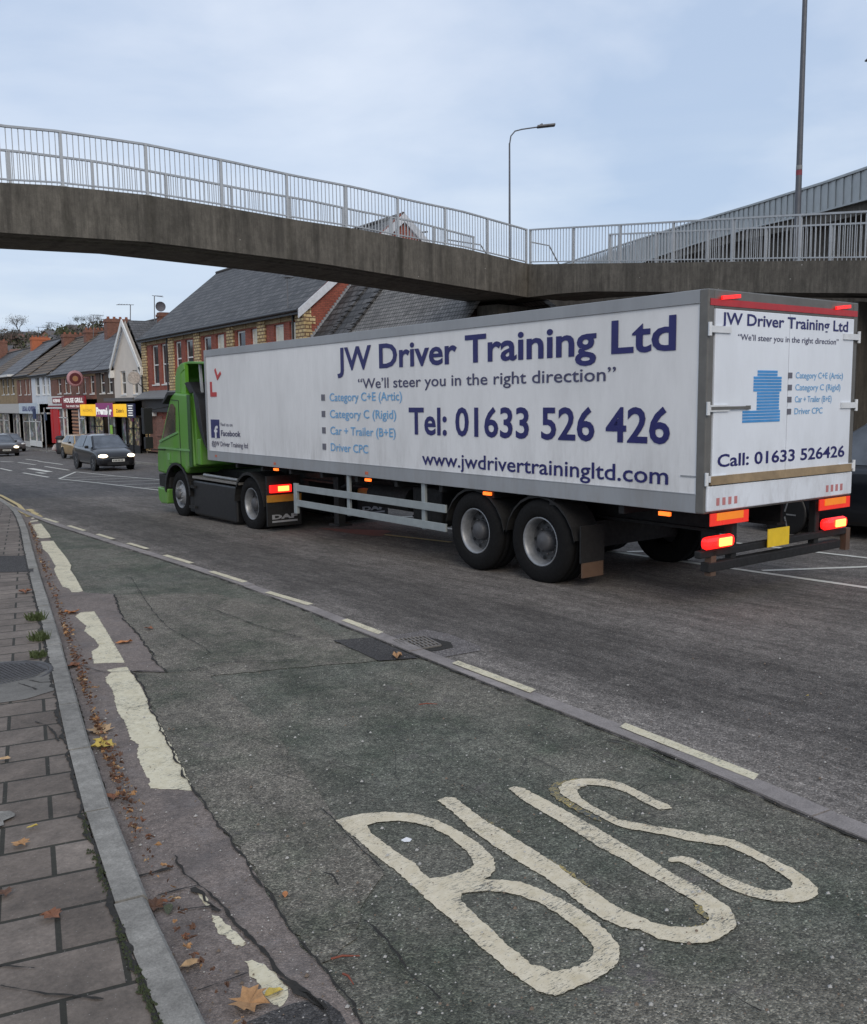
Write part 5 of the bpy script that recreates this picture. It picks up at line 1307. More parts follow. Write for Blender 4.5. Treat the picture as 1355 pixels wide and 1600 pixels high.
def shopglass(name, base, hot, sc=3.0, th=.55):
    t = NT(name); x = t.sep()
    vec = t.comb(x[1], x[2]); v = t.node('ShaderNodeTexVoronoi', Scale=sc); t.l.new(vec, v.inputs['Vector'])
    n = t.noise(sc * .7, 4, .6, vec=vec)
    vc = t.mix(1.0, t.mix(0.55, v.outputs['Color'], (.35, .33, .30)), (.32, .30, .28), 'MULTIPLY')
    col = t.mix(t.ramp(n, [(th + .02, 0), (th + .12, .7)]), t.mix(t.ramp(n, [(th - .08, 0), (th, .6)]), base, vc), hot)
    t.set(Base_Color=col, Roughness=.12, Emission_Color=col, Emission_Strength=.12)
    return t.mat
G1 = shopglass('shop_glass_a', (0.05, 0.055, 0.06), (0.45, 0.36, 0.22)); G2 = shopglass('shop_glass_b', (0.10, 0.11, 0.12), (0.35, 0.40, 0.45), 2.0, .5)
G3 = shopglass('shop_glass_c', (0.16, 0.05, 0.06), (0.5, 0.4, 0.3), 2.5, .5); G4 = shopglass('shop_glass_lit', (0.08, 0.07, 0.04), (0.75, 0.62, 0.30), 3.5, .48)
M_CREAM = plain('cream_render', (0.66, 0.60, 0.53), .85, var=.06, sc=1.5); M_WHITER = plain('white_render', (0.64, 0.67, 0.70), .8, var=.08, sc=1.5)
M_DKREND = plain('dark_brown_brick', (0.085, 0.065, 0.055), .9, var=.2); M_STONE = plain('pale_stone', (0.46, 0.45, 0.43), .8)
def signtext(par, s, y0, y1, z, cap, mat, x, bold=.02, name='sign_lettering', base=0.0):
    m = MB(); lettering(m, s, (x, y1, z), (0, -1, 0), (0, 0, 1), y1 - y0, cap, bold); m.build(name, mat, par, fix=False)
# gable-fronted shop
o, zb = terrace('gabled_shop', 58.85, 65.2, 4.35, 0, M_CREAM, None, 'cream rendered shop with pointed white-edged gable next to the long brick building', [(60.0, 61.0, 2.45, 3.98), (62.55, 63.65, 2.45, 4.0)], upper0=2.05, depth=11)
Ln = 6.35; zr = 7.25 - zb; H = 4.35 - zb
m = MB(); m.add([(0, 0, H), (0, Ln, H), (0, Ln / 2, zr)], [(0, 1, 2)]); m.build('gable_wall', M_CREAM, o, fix=False)
m = MB()
s = (zr - H) / (Ln / 2)
m.prism([(-.3, H - .3 * s), (Ln / 2, zr), (Ln + .3, H - .3 * s), (Ln + .3, H - .3 * s - .14), (Ln / 2, zr - .14), (-.3, H - .3 * s - .14)], .18, 11, 'yz'); r_ = m.build('roof', M_SLATEX, o)
m = MB(); m.prism([(-.35, H - .35 * s + .03), (Ln / 2, zr + .05), (Ln + .35, H - .35 * s + .03), (Ln + .35, H - .35 * s - .33), (Ln / 2, zr - .33), (-.35, H - .35 * s - .33)], -.28, -.20, 'yz'); m.box((-.28, -.3, H - .75), (.1, .1, H - .25)); m.box((-.28, Ln - .1, H - .75), (.1, Ln + .3, H - .25)); m.build('bargeboard', M_UPVC, r_)
m = MB(); m.tube([(.0, -.1, H - .3), (-.1, -.1, H - 1), (-.1, -.1, 1.5)], .06, 8); m.box((-.22, -.25, H - .55), (-.02, .1, H - .25)); m.build('downpipe', M_PIPE, o)
m = MB(); m.tube([(0, -.95, 3.42 - zb), (-1.0, -.95, 3.42 - zb)], .03, 6); m.tube([(0, -.95, 2.5 - zb), (-.75, -.97, 3.2 - zb)], .025, 6); m.build('bracket', M_BLACK, o)
m = MB(); m.lathe([(.03, 0), (.03, .42), (-.03, .42), (-.03, .36)], (-.9, -1.0, 3.42 - zb), 'y', 20); m.lathe([(-.03, .36), (-.032, .0)], (-.9, -1.0, 3.42 - zb), 'y', 20, 1); m.build('round_sign', [M_STONE, plain('round_sign_face', (0.5, 0.46, 0.42), .5, var=.4, sc=9)], o)
m = MB(); m.box((-.75, -.1, 2.0 - zb), (0, Ln + .1, 2.22 - zb)); m.build('lead_canopy', plain('weathered_lead', (0.10, 0.10, 0.10), .7, var=.3), o)
m = MB(); m.box((-.85, .95, 1.0 - zb), (-.62, 12.4, 1.82 - zb)); 
m.build('fascia', plain('yellow_fascia', (0.80, 0.52, 0.02), .4, var=.2, sc=1.5, emit=(1.0, 0.50, 0.01), es=.38), o)
m = MB(); m.box((-.90, 3.95, .98 - zb), (-.855, 8.0, 1.9 - zb)); m.build('fascia_centre', plain('purple_fascia', (0.24, 0.04, 0.16), .4, emit=(.3, .04, .18), es=.15), o)
signtext(o, 'Premier', 4.1, 7.9, 1.14 - zb, .48, plain('sign_white', (.8, .8, .78), .4, emit=(1, 1, .95), es=.3), -.905, .05)
signtext(o, 'Zubin\u2019s', 1.6, 3.3, 1.28 - zb, .22, plain('sign_brown', (.16, .09, .02), .4), -.856, .03)
signtext(o, 'ALCOHOL', 9.0, 11.6, 1.30 - zb, .2, plain('sign_dull_gold', (.5, .36, .03), .4), -.856, .01)
m = MB(); m.box((-.88, -.75, .95 - zb), (-.8, .85, 1.84 - zb)); m.build('blue_sign', plain('navy_sign', (0.015, 0.02, 0.07), .4), o)
m = MB()
for k in range(5): m.box((-.888, -.45 + (k % 2) * .1, 1.08 - zb + k * .15), (-.882, .55 - (k % 2) * .1, 1.14 - zb + k * .15))
m.build('sign_lines', plain('sign_white', (.8, .8, .78)), o)
shopfront(o, zb, 58.85, 0, 58.2, 71.5, .98, [(58.3, 59.5, G4, 'window'), (59.7, 60.8, G4, 'window'), (60.9, 62.1, G3, 'door'), (62.3, 63.4, G2, 'door'), (63.5, 65.0, G2, 'window'), (65.1, 66.2, G1, 'door'), (66.4, 68.6, G4, 'window'), (68.8, 70.2, G1, 'window')], M_BLACK, .55)
m = MB(); m.box((-.62, 5.2, .9), (-.60, 5.75, 1.7)); m.build('green_poster', plain('green_poster', (.3, .6, .08), .5), o)
m = MB(); m.box((-.60, .5, 2.0), (-.57, .9, 3.0)); m.build('purple_poster', plain('purple_poster', (.25, .02, .12), .5), o)
ant(o, 62, 243, 500, 462, .6, True); ant(o, 62, 205, 500, 476, -.9)
cstack(o, 60.2, 247, 262, 486, .6, 0)
# dark brick bay, then the brick row
o, zb = terrace('dark_brick_shop', 65.2, 69.8, 4.42, 8.0, M_DKREND, M_SLATEL, 'narrow dark brick shop with two white sash windows beside the cream gable', [(65.65, 66.75, 2.6, 4.05), (67.55, 68.8, 2.6, 4.05)], upper0=1.9)
cstack(o, 78.5, 164, 202, 497, 0.9)
o, zb = terrace('brick_shop', 69.8, 84.0, 4.45, 8.0, M_BRICK2, M_SLATEL, 'red brick shop with round pub sign and maroon takeaway fascia', [(70.3, 71.5, 2.6, 4.3), (72.6, 73.3, 2.65, 4.3), (74.6, 75.3, 2.7, 4.3), (77.1, 77.9, 2.72, 4.3), (78.3, 79.3, 2.72, 4.3), (80.3, 81.5, 2.72, 4.25)], upper0=2.2, band=M_BUFF)
cstack(o, 85.6, 132, 168, 514, .9, 6); cstack(o, 93.6, 97, 130, 521, .9, 4)
ant(o, 84, 147, 514, 492, .9)
m = MB(); m.lathe([(.06, 0), (.06, .60), (-.06, .60), (-.065, .42)], (-.9, 2.2, 3.72 - zb), 'y', 24); m.lathe([(-.062, .42), (-.063, .2)], (-.9, 2.2, 3.72 - zb), 'y', 24, 1); m.lathe([(-.064, .2), (-.065, 0)], (-.9, 2.2, 3.72 - zb), 'y', 16, 2); m.tube([(0, 2.25, 3.8 - zb), (-.9, 2.25, 3.8 - zb)], .04, 6)
m.build('round_hanging_sign', [plain('sign_pink_rim', (.42, .22, .24), .5, var=.5, sc=14), plain('sign_maroon', (.10, .015, .02), .5), plain('sign_tan', (.35, .18, .08), .5)], o)
M_MAROON = plain('maroon_fascia', (0.26, 0.015, 0.03), .4)
m = MB(); m.box((-.62, 1.0, 1.52 - zb), (-.5, 8.0, 2.46 - zb)); m.box((-.60, 8.3, 1.92 - zb), (-.5, 11.2, 2.38 - zb)); m.build('fascia', M_MAROON, o)
signtext(o, 'HOUSE GRILL', 1.4, 7.2, 1.98 - zb, .34, plain('sign_white', (.8, .8, .78)), -.625, .03)
signtext(o, 'Tel: 01633 256 795', 1.6, 6.6, 1.62 - zb, .16, plain('sign_white', (.8, .8, .78)), -.625, .01)
signtext(o, 'KEBAB', 8.6, 10.9, 2.02 - zb, .26, plain('sign_white', (.8, .8, .78)), -.605, .02)
m = MB(); m.box((-.58, 7.7, 1.5 - zb), (-.5, 13.0, 1.62 - zb)); m.box((-.56, 7.7, 1.75 - zb), (-.5, 13.0, 2.5 - zb)); m.build('white_fascia', M_UPVC, o)
m = MB(); m.box((-.58, 7.7, 1.63 - zb), (-.48, 13.0, 1.74 - zb)); m.build('maroon_stripe', M_MAROON, o)
shopfront(o, zb, 69.8, 0, 71.4, 83.8, 1.5, [(71.5, 73.3, G2, 'window'), (76.9, 78.0, G3, 'window'), (78.1, 80.0, G2, 'window')], M_UPVC, .5)
m = MB(); m.box((-.55, 9.7, 0.2), (-.42, 11.5, 1.45 - zb)); m.build('red_panel', plain('red_panel', (.55, .015, .02), .4), o)
m = MB(); m.box((-.55, 11.7, 0.2), (-.45, 12.4, 1.45 - zb)); m.build('red_panel', plain('red_panel', (.55, .015, .02), .4), o)
m = MB(); m.box((-.45, 3.5, .2), (-.40, 5.6, 1.4 - zb))
for k in range(10): m.box((-.50, 3.55, .35 + k * .27), (-.45, 5.55, .47 + k * .27), 1)
m.build('striped_shutter', [plain('brown_shutter', (.10, .05, .03), .6), plain('orange_slat', (.45, .22, .12), .6)], o)
# white rendered shop, brick shop, bay-windowed shop, more of the row
o, zb = terrace('white_shop', 84.0, 91.6, 4.62, 8.0, M_WHITER, M_TILE, 'white rendered shop under brown ridged roof tiles', [(84.6, 85.5, 2.7, 4.3), (86.2, 87.2, 2.7, 4.3), (88.3, 89.9, 2.7, 4.3)], upper0=1.9)
m = MB(); m.box((-.75, 1.9, 1.05 - zb), (-.6, 9.9, 1.98 - zb)); m.build('fascia', plain('pale_blue_fascia', (.55, .62, .68), .5), o)
signtext(o, 'LEGAL ADVISERS', 2.7, 8.4, 1.28 - zb, .42, plain('sign_navy', (.04, .05, .2), .4), -.755, .05)
shopfront(o, zb, 84.0, 0, 84.1, 91.6, 1.05, [(86.4, 88.6, G2, 'window'), (88.7, 91.4, G2, 'window')], M_UPVC, .45)
m = MB(); m.box((-1.2, 1.0, .62 - zb), (-1.1, 1.9, 1.5 - zb)); m.build('blue_hanging_sign', plain('hanging_navy', (.02, .04, .12), .4), o)
o, zb = terrace('brick_house', 91.6, 98.2, 4.75, 8.0, M_BRICK2, M_TILE, 'dull red brick house between the white shop and the yellow bay window', [(92.2, 93.0, 2.8, 4.4), (93.8, 94.6, 2.8, 4.4), (96.2, 97.2, 2.8, 4.4)], upper0=1.9, band=M_BUFF)
m = MB(); m.box((-.5, 0, 1.05 - zb), (-.3, 15.5, 1.95 - zb)); m.build('fascia', M_STONE, o)
shopfront(o, zb, 91.6, 0, 91.7, 98.1, 1.0, [(92.0, 94.8, G1, 'window'), (95.2, 96.4, G1, 'door'), (96.6, 98.0, G2, 'window')], M_STONE, .3)
o, zb = terrace('bay_window_house', 98.2, 107.5, 4.85, 8.4, M_BUFF, M_SLATEL, 'yellowish brick house with bay window at the left edge of the row', [(99.5, 101.0, 2.9, 4.5), (102.2, 103.6, 2.9, 4.5), (104.6, 106, 2.9, 4.5)], upper0=1.9)
m = MB(); m.box((-.7, .6, 4.6 - zb), (0, 8.7, 4.8 - zb)); m.build('white_eaves', M_UPVC, o); cstack(o, 107.3, 48, 76, 526, 1.0, 5, plain('orange_brick_chimney', (.42, .13, .06), .85))
ant(o, 107, 77, 527, 504, 1.1); ant(o, 107, 61, 527, 511, 1.1)
shopfront(o, zb, 98.2, 0, 98.3, 107, 1.0, [(98.6, 101.4, G1, 'door'), (101.8, 104.4, G2, 'window'), (104.8, 107, G1, 'window')], M_STONE, .3)
o, zb = terrace('end_house', 107.5, 116, 4.9, 8.2, M_BRICK2, M_TILE, 'brown roofed brick house farthest along the row', [(108.5, 109.6, 2.9, 4.5)], upper0=1.9)
cstack(o, 127, -14, 10, 531, 1.0, 3)
o, zb = terrace('end_house', 116, 130, 4.9, 8.2, M_BRICK2, M_SLATE, 'slate roofed house beyond the end of the visible row', [], upper0=1.9)

# ================================================================== STREET FURNITURE
def lamp(name, x, y, h, label, arm=1.3, armdir=(1, 0), r0=.09, r1=.04, band=False, arm2=False):
    o = empty(name, (x, y, gz(y)), 0, label, 'street lamp')
    col = plain('lamp_column_grey', (0.10, 0.105, 0.12), .5, .3)
    m = MB(); n = 10; m.tube([(0, 0, h * i / n) for i in range(n + 1)], [r0 + (r1 - r0) * i / n for i in range(n + 1)], 12); m.tube([(0, 0, 0), (0, 0, 1.3)], r0 * 1.35, 12)
    m.build('column', col, o)
    ax, ay = armdir
    m = MB(); m.tube([(0, 0, h - .05), (ax * .05, ay * .05, h + .25), (ax * .2, ay * .2, h + .42), (ax * .45, ay * .45, h + .48), (ax * arm, ay * arm, h + .55)], r1 * .8, 8); m.build('arm', col, o)
    m = MB(); a = Vector((ax * arm, ay * arm, h + .56)); b = Vector((ax * (arm + .65), ay * (arm + .65), h + .62)); m.bar(a, b, .26, .07); m.bar(a + Vector((ax * .1, ay * .1, .05)), a + Vector((ax * .2, ay * .2, .10)), .08, .06); m.build('lamp_head', plain('lamp_head_grey', (0.12, 0.12, 0.13), .4), o, bevel=.02)
    if band:
        z = band; rr = (r0 + (r1 - r0) * z / h) * 1.04
        m = MB(); m.tube([(0, 0, z - .07), (0, 0, z + .07)], rr, 12); m.build('red_band', plain('faded_red_band', (.20, .035, .05), .6), o)
        m = MB(); m.tube([(0, 0, z + .09), (0, 0, z + .20)], rr, 12); m.build('white_band', plain('pale_band', (.22, .23, .235), .6), o)
    return o
RX = Vector((math.cos(YAW), -math.sin(YAW)))       # photo-right on the ground
def place(u, d):
    """ground position at viewing depth d along photo column u"""
    r = ray(u, 640); f = Vector((math.sin(YAW), math.cos(YAW))); k = d / (r[0] * f.x + r[1] * f.y); return r[0] * k, r[1] * k
x, y = place(797, 35); lamp('street_lamp', x, y, 11.7, 'tall thin grey street lamp whose arm points right above the bend in the footbridge', 1.0, RX, .07, .03)
x, y = place(1236, 27); lamp('street_lamp', x, y, 17, 'thick tall lamp post with red band in front of the ribbed flyover parapet', 1.5, RX, .112, .052, band=8.45)
x, y = place(1372, 40); lamp('street_lamp', x, y, 15.4, 'lamp at the right edge with only its head in view', .5, -RX, .09, .05)
x, y = place(638, 62); lamp('street_lamp', x, y, 13.3, 'distant lamp beside the gable seen through the footbridge railings', .8, RX, .09, .04)
# signpost, bin, shopping bags on the far pavement
def gpos(u, v): return G(u, v, .1)
x, y = gpos(175, 713); o = empty('sign_post', (15.9, 57.6, gz(57.6) + .1), 0, 'slim grey pole standing in front of the yellow shop fascia', 'post')
m = MB(); m.tube([(0, 0, 0), (0, 0, 3.0)], .045, 8); m.build('pole', M_STEEL, o); m = MB(); m.box((-.02, -.09, 2.35), (.02, .09, 3.0)); m.build('plate', plain('grey_back_plate', (.30, .31, .33), .5), o)
o = empty('sign_post', (15.2, 71.5, gz(71.5) + .1), 0, 'grey post with blue plate between the white shop and the red doorway', 'post')
m = MB(); m.tube([(0, 0, 0), (0, 0, 3.2)], .05, 8); m.build('pole', M_STEEL, o); m = MB(); m.box((-.03, -.75, 2.3), (.0, -.1, 2.85)); m.build('plate', plain('blue_plate', (.02, .045, .10), .4), o)
x, y = 14.7, 64.9
o = empty('litter_bin', (x, y, gz(y) + .1), 0, 'black cylindrical litter bin on the far pavement', 'litter bin')
m = MB(); m.lathe([(0, .26), (.05, .28), (.75, .30), (.75, 0)], (0, 0, 0), 'z', 16); m.build('body', M_BLACK, o)
m = MB(); m.lathe([(1.0, .32), (1.05, .33), (1.18, .24), (1.22, 0)], (0, 0, 0), 'z', 16)
for k in range(4): t = k * math.pi / 2 + .4; m.box((.27 * math.cos(t) - .03, .27 * math.sin(t) - .03, .74), (.27 * math.cos(t) + .03, .27 * math.sin(t) + .03, 1.02))
m.build('lid', M_BLACK, o)
m = MB(); m.lathe([(.76, .2), (.98, .19), (.99, 0)], (0, 0, 0), 'z', 12); m.build('liner', plain('white_liner', (.5, .5, .5), .6), o)
r3 = random.Random(5)
BAGC = {'dark blue': (.03, .04, .09), 'dark red': (.13, .025, .035), 'black': (.03, .03, .035), 'white': (.45, .4, .4), 'grey': (.09, .085, .09)}
for k, (cx_, cy_, w, h, c) in enumerate([(15.9, 70.6, .5, .55, 'dark blue'), (15.6, 69.4, .45, .5, 'dark red'), (15.4, 68.0, .5, .6, 'black'), (15.2, 67.0, .4, .5, 'grey'), (16.1, 73.2, .35, .45, 'white')]):
    m = MB(); n = 10; P = [(0, .1), (.02, w * .45), (h * .3, w * .5), (h * .65, w * .38), (h * .85, w * .12), (h, w * .16), (h, .02)]
    m.lathe(P, (0, 0, 0), 'z', n); m.v = [(a + noise.noise(Vector((a * 4, b * 4, c_ * 4 + k))) * .09, b + noise.noise(Vector((a * 4 + 9, b * 4, c_ * 4))) * .09, c_) for a, b, c_ in m.v]
    o = m.build('rubbish_bag', plain('bag_' + c.replace(' ', '_'), BAGC[c], .5)); o.location = (cx_, cy_, gz(cy_) + .1)
    tag(o, c + ' knotted rubbish bag heaped by the bin outside the shops', 'bag', 'rubbish bags on the far pavement')
# brick pillar and lantern-like dark sign beside the cab
o = empty('brick_pillar', (15.9, 47.5, gz(47.5) + .1), 0, 'low red brick pillar seen just in front of the lorry cab', 'pillar')
m = MB(); m.box((0, 0, 0), (.8, 1.2, 2.0)); m.box((-.05, -.05, 1.15), (.85, 1.25, 1.25)); m.build('shaft', M_BRICK2, o)

# manhole cover in the near pavement
c = G(6, 1053, .08)
o = empty('manhole_cover', (c[0], c[1], gz(c[1]) + KH), R(11), 'round iron manhole cover with a raised grid set in the near pavement', 'manhole cover')
irn = plain('worn_iron', (0.085, 0.08, 0.08), .55, .5, .25, 18)
m = MB(); m.lathe([(-.002, .335), (.004, .335), (.004, .31), (.0, .305)], (0, 0, 0), 'z', 48); m.build('frame', irn, o)
m = MB(); m.lathe([(.001, .30), (.001, 0)], (0, 0, 0), 'z', 48)
for i in range(-10, 11):
    for j in range(-10, 11):
        if (i * i + j * j) < 98: m.box((i * .028 - .010, j * .028 - .010, .001), (i * .028 + .010, j * .028 + .010, .006))
m.build('cover', irn, o)

# weeds at the back of the kerb
M_WEED = plain('weed_green', (0.055, 0.075, 0.022), .7, var=.4, sc=60)
for k, (u, v, w, lb_) in enumerate([(57, 968, .085, 'largest green weed tuft behind the kerb, farthest of three'), (62, 999, .08, 'middle weed tuft of three leaning onto the kerb stone'), (60, 1026, .06, 'nearest and smallest weed tuft, just beyond the manhole cover')]):
    c = G(u, v, .08); m = MB(); rr = random.Random(k)
    for i in range(150):
        t = rr.uniform(0, math.tau); d = rr.random() ** .6 * w; px, py = math.cos(t) * d, math.sin(t) * d
        ln = rr.uniform(.02, .075) * (w / .08); a2 = rr.uniform(0, math.tau); dx, dy = math.cos(a2) * ln * .6, math.sin(a2) * ln * .6; q = .004
        m.add([(px - q, py, 0), (px + q, py, 0), (px + dx * .6 + q, py + dy * .6, ln * .7), (px + dx, py + dy, ln), (px + dx * .6 - q, py + dy * .6, ln * .6)], [(0, 1, 2, 3, 4)])
    o = m.build('weed', M_WEED, fix=False); o.location = (c[0], c[1], gz(c[1]) + KH); tag(o, lb_, 'weed', 'weeds by the kerb')

# ---- fallen leaves
LEAF = {n: plain('leaf_' + n, c, .75, var=.3, sc=40, bump=.3) for n, c in {'tan': (.36, .20, .09), 'brown': (.11, .055, .032), 'yellow': (.48, .36, .08), 'orange': (.42, .17, .06), 'rust': (.20, .085, .045), 'pale': (.40, .27, .15), 'green': (.075, .085, .05)}.items()}
def leaf_mesh(kind, size, seed, curl=.25):
    rr = random.Random(seed)
    if kind == 'maple':
        A = [(0, -.5), (.08, -.28), (.42, -.36), (.34, -.16), (.52, .08), (.36, .10), (.40, .34), (.20, .24), (.10, .34), (0, .58), (-.10, .34), (-.20, .24), (-.42, .32), (-.34, .10), (-.52, .04), (-.34, -.14), (-.42, -.34), (-.08, -.28)]
    else: A = [(.0, -.5), (.14, -.32), (.24, -.06), (.22, .18), (.10, .40), (0, .52), (-.12, .38), (-.24, .12), (-.22, -.12), (-.12, -.34)]
    P = [(a * size * rr.uniform(.88, 1.12), b * size * rr.uniform(.9, 1.1)) for a, b in A]
    z = [abs(noise.noise(Vector((a * 9 / size * .2 + seed, b * 2 / size, seed)))) * curl * size + rr.uniform(0, .12) * curl * size + (abs(a) / size) ** 2 * curl * size * 1.2 for a, b in P]
    vs = [(0, 0, .004)] + [(a, b, .004 + c_) for (a, b), c_ in zip(P, z)]; n = len(P)
    return vs, [(0, i + 1, (i + 1) % n + 1) for i in range(n)]
LV = [  # photo column, row, size, kind, tone, onpavement, label
    (390, 1577, .135, 'maple', 'tan', 0, 'large tan maple leaf lying by the broken cream line at the bottom edge'),
    (428, 1562, .07, 'oval', 'yellow', 0, 'narrow yellow green leaf over the end of the broken cream line'),
    (299, 1517, .085, 'oval', 'pale', 0, 'pinkish tan triangular leaf in the channel near the bottom'),
    (243, 1425, .09, 'maple', 'brown', 0, 'curled brown leaf leaning on the near kerb'), (264, 1430, .08, 'oval', 'green', 0, 'dark green leaf beside the curled brown one at the kerb'),
    (291, 1471, .035, 'oval', 'rust', 0, 'small rust leaf in the channel between the kerb and the broken line'), (446, 1406, .05, 'oval', 'orange', 0, 'small orange leaf alone on the grey bus lane surface'),
    (163, 1172, .15, 'maple', 'yellow', 0, 'large yellow leaf against the kerb beside the long cream dash'), (157, 1147, .16, 'maple', 'pale', 0, 'crumpled pale brown leaf just beyond the yellow leaf'),
    (177, 1252, .08, 'maple', 'rust', 0, 'rust coloured leaf standing against the kerb'), (125, 1066, .10, 'oval', 'pale', 0, 'pale tan leaf beside the kerb past the crumpled one'),
    (115, 1045, .12, 'maple', 'rust', 0, 'rust leaf among the kerb litter near the weeds'), (195, 1008, .15, 'oval', 'orange', 0, 'orange leaf at the right edge of the second cream dash'),
    (112, 961, .16, 'maple', 'orange', 0, 'orange leaves at the top of the second cream dash'), (233, 986, .10, 'oval', 'rust', 0, 'reddish leaf out on the bus lane'),
    (40, 926, .16, 'maple', 'rust', 1, 'brown leaf on the paving behind the kerb, beyond the weeds'), (51, 1294, .05, 'oval', 'yellow', 1, 'small bright yellow oval leaf on the paving slabs'),
    (33, 1321, .07, 'maple', 'tan', 1, 'crinkled tan leaf on the paving below the yellow one'), (82, 1433, .075, 'maple', 'rust', 1, 'reddish brown crinkled leaf on the paving slabs'),
    (6, 1399, .07, 'maple', 'brown', 1, 'brown leaf on the paving at the left edge'), (6, 1188, .07, 'oval', 'pale', 1, 'pale leaf on the paving at the left edge, beyond the others'),
    (187, 1222, .07, 'oval', 'orange', 0, 'orange leaf low in the kerb litter'), (620, 1030, .16, 'oval', 'tan', 0, 'thin tan leaf on the dark tarmac patch by the drain'),
    (1262, 1092, .03, 'oval', 'yellow', 0, 'tiny yellow leaf out on the dark road')]
for k, (u, v, s, kind, tone, pv, lb_) in enumerate(LV):
    c = G(u, v, .08 if pv else 0); vs, fs = leaf_mesh(kind, s, k * 3 + 1, .32)
    m = MB(); m.add(vs, fs, 0, False); o = m.build('fallen_leaf', LEAF[tone], fix=False)
    o.location = (c[0], c[1], gz(c[1]) + (KH + .002 if pv else .018)); o.rotation_euler = (0, 0, r3.uniform(0, 6.28) if k not in (2, 7, 12) else 1.4)
    tag(o, lb_, 'leaf', 'fallen leaves')
for k, (u, v, ln, a, lb_) in enumerate([(540, 1504, .10, .2, 'longer red twig on the bus lane'), (545, 1538, .07, -.9, 'short bent red twig on the bus lane'), (669, 1105, .12, .1, 'thin brown twig lying on the green surface beyond the lettering')]):
    c = G(u, v); m = MB(); m.tube([(-ln / 2, 0, .006), (-ln * .1, .004, .010), (ln / 2, -.004, .006)], [.004, .004, .002], 6); o = m.build('twig', plain('red_twig', (.20, .055, .03), .8)); o.location = (c[0], c[1], gz(c[1]) + .014); o.rotation_euler = (0, 0, -YAW + a); tag(o, lb_, 'twig')
c = G(638, 1319); m = MB(); m.add([(-.02, 0, .004), (0, .012, .016), (.02, 0, .006), (.004, -.008, .002), (-.03, .014, .010)], [(0, 3, 2, 1), (0, 1, 4)]); o = m.build('litter_scrap', plain('litter_white', (.65, .67, .70), .6), fix=False); o.location = (c[0], c[1], gz(c[1]) + .012); tag(o, 'tiny white scrap of litter inside the letter B', 'litter')
c = G(-6, 1278, .08); m = MB(); sheet(m, [zoomed(0, 1100, 3.985, [(-60, 680), (60, 672), (95, 690), (90, 705), (20, 735), (25, 760), (-20, 775), (-60, 770)], .08)], KH + .006); o = m.build('stone_flake', M_KERB); tag(o, 'pale flat stone flake on the paving at the left edge', 'stone')
# leaf litter piled along the kerb face
m = MB(); rr = random.Random(11); ko = [(p.x, p.y) for p in kout if 2.2 < p.y < 19]
cols = list(LEAF.values())
for i in range(2600):
    t = rr.random(); j = t * (len(ko) - 1); a, b = Vector(ko[int(j)]), Vector(ko[min(int(j) + 1, len(ko) - 1)]); p = a.lerp(b, j % 1)
    dens = 1.0 if 4.0 < p.y < 9.5 else .35
    dens *= .45 + .9 * max(0, noise.noise(Vector((p.y * 1.7, 0, 0))) + .35)
    if rr.random() > dens: continue
    off = .040 + abs(rr.gauss(0, .038)); s = rr.uniform(.010, .040); ang = rr.uniform(0, 6.28)
    vs, fs = leaf_mesh('oval' if rr.random() < .7 else 'maple', s, i, .6); ca, sa = math.cos(ang), math.sin(ang); tl = rr.uniform(-.6, .6)
    w = rr.uniform(.25, 1)
    m.add([(p.x + off + a_ * ca * w - b_ * sa, p.y + a_ * sa * w + b_ * ca, gz(p.y) + .020 + abs(c_) + max(0, .02 + a_ * tl) + rr.random() * .006) for a_, b_, c_ in vs], fs, rr.choice([0, 1, 1, 1, 1, 4, 1, 5]))
o = m.build('leaf_litter', cols, fix=False); o['kind'] = 'stuff'
# grit and tiny pale stones scattered on the surfaces
m = MB()
for i in range(2200):
    t = rr.random(); u, v = rr.uniform(60, 1355), rr.uniform(1000, 1600); c = G(u, v)
    if c[0] > 9: continue
    s = rr.uniform(.0015, .0055) if rr.random() < .93 else rr.uniform(.006, .011); x0, y0 = c; on = .021 if c[0] < 4 else .008
    m.add([(x0 - s, y0, gz(y0) + on), (x0, y0 - s * .8, gz(y0) + on), (x0 + s, y0, gz(y0) + on), (x0, y0 + s, gz(y0) + on), (x0, y0, gz(y0) + on + s * .9)], [(0, 1, 4), (1, 2, 4), (2, 3, 4), (3, 0, 4)], 0 if rr.random() < .6 else 1)
o = m.build('grit', [plain('pale_grit', (.38, .37, .35), .8), plain('brown_grit', (.16, .12, .09), .9)], fix=False); o['kind'] = 'stuff'

# ================================================================== HILL, FAR HOUSES, TREES
def hillz(x, y):
    """height of the valley side far down the street"""
    r = math.hypot(x, y)
    a = math.atan2(x, y)
    base = 25.0 + 5.5 * max(0, min(1, (a - .17) / .09)) + 2.0 * noise.noise(Vector((x * .01, y * .01, 0)))
    return gz(y) + max(0, min(1, (r - 190) / 170)) ** 0.8 * (base + 6.5)
m = MB(); n = 70; mm_ = 26; vs = []; fs = []
for j in range(mm_ + 1):
    for i in range(n + 1):
        a = -.45 + 1.0 * i / n; r = 180 + j * 14.0
        x, y = math.sin(a) * r, math.cos(a) * r; vs.append((x, y, hillz(x, y) + noise.noise(Vector((x * .05, y * .05, 1))) * 1.2 - .3))
for j in range(mm_):
    for i in range(n): q = j * (n + 1) + i; fs.append((q, q + 1, q + n + 2, q + n + 1))
m.add(vs, fs, 0, True)
t = NT('wooded_hill'); nn = t.noise(.12, 8, .7); n2_ = t.noise(.9, 6, .7)
t.set(Base_Color=t.mix(t.ramp(n2_, [(.35, 0), (.65, 1)]), t.ramp(nn, [(.3, (.045, .05, .025)), (.5, (.10, .085, .055)), (.7, (.15, .13, .10))]), (.09, .075, .055)), Roughness=1.0, Normal=t.bump(n2_, 1.0, 1.0))
struct(m.build('hill', t.mat))
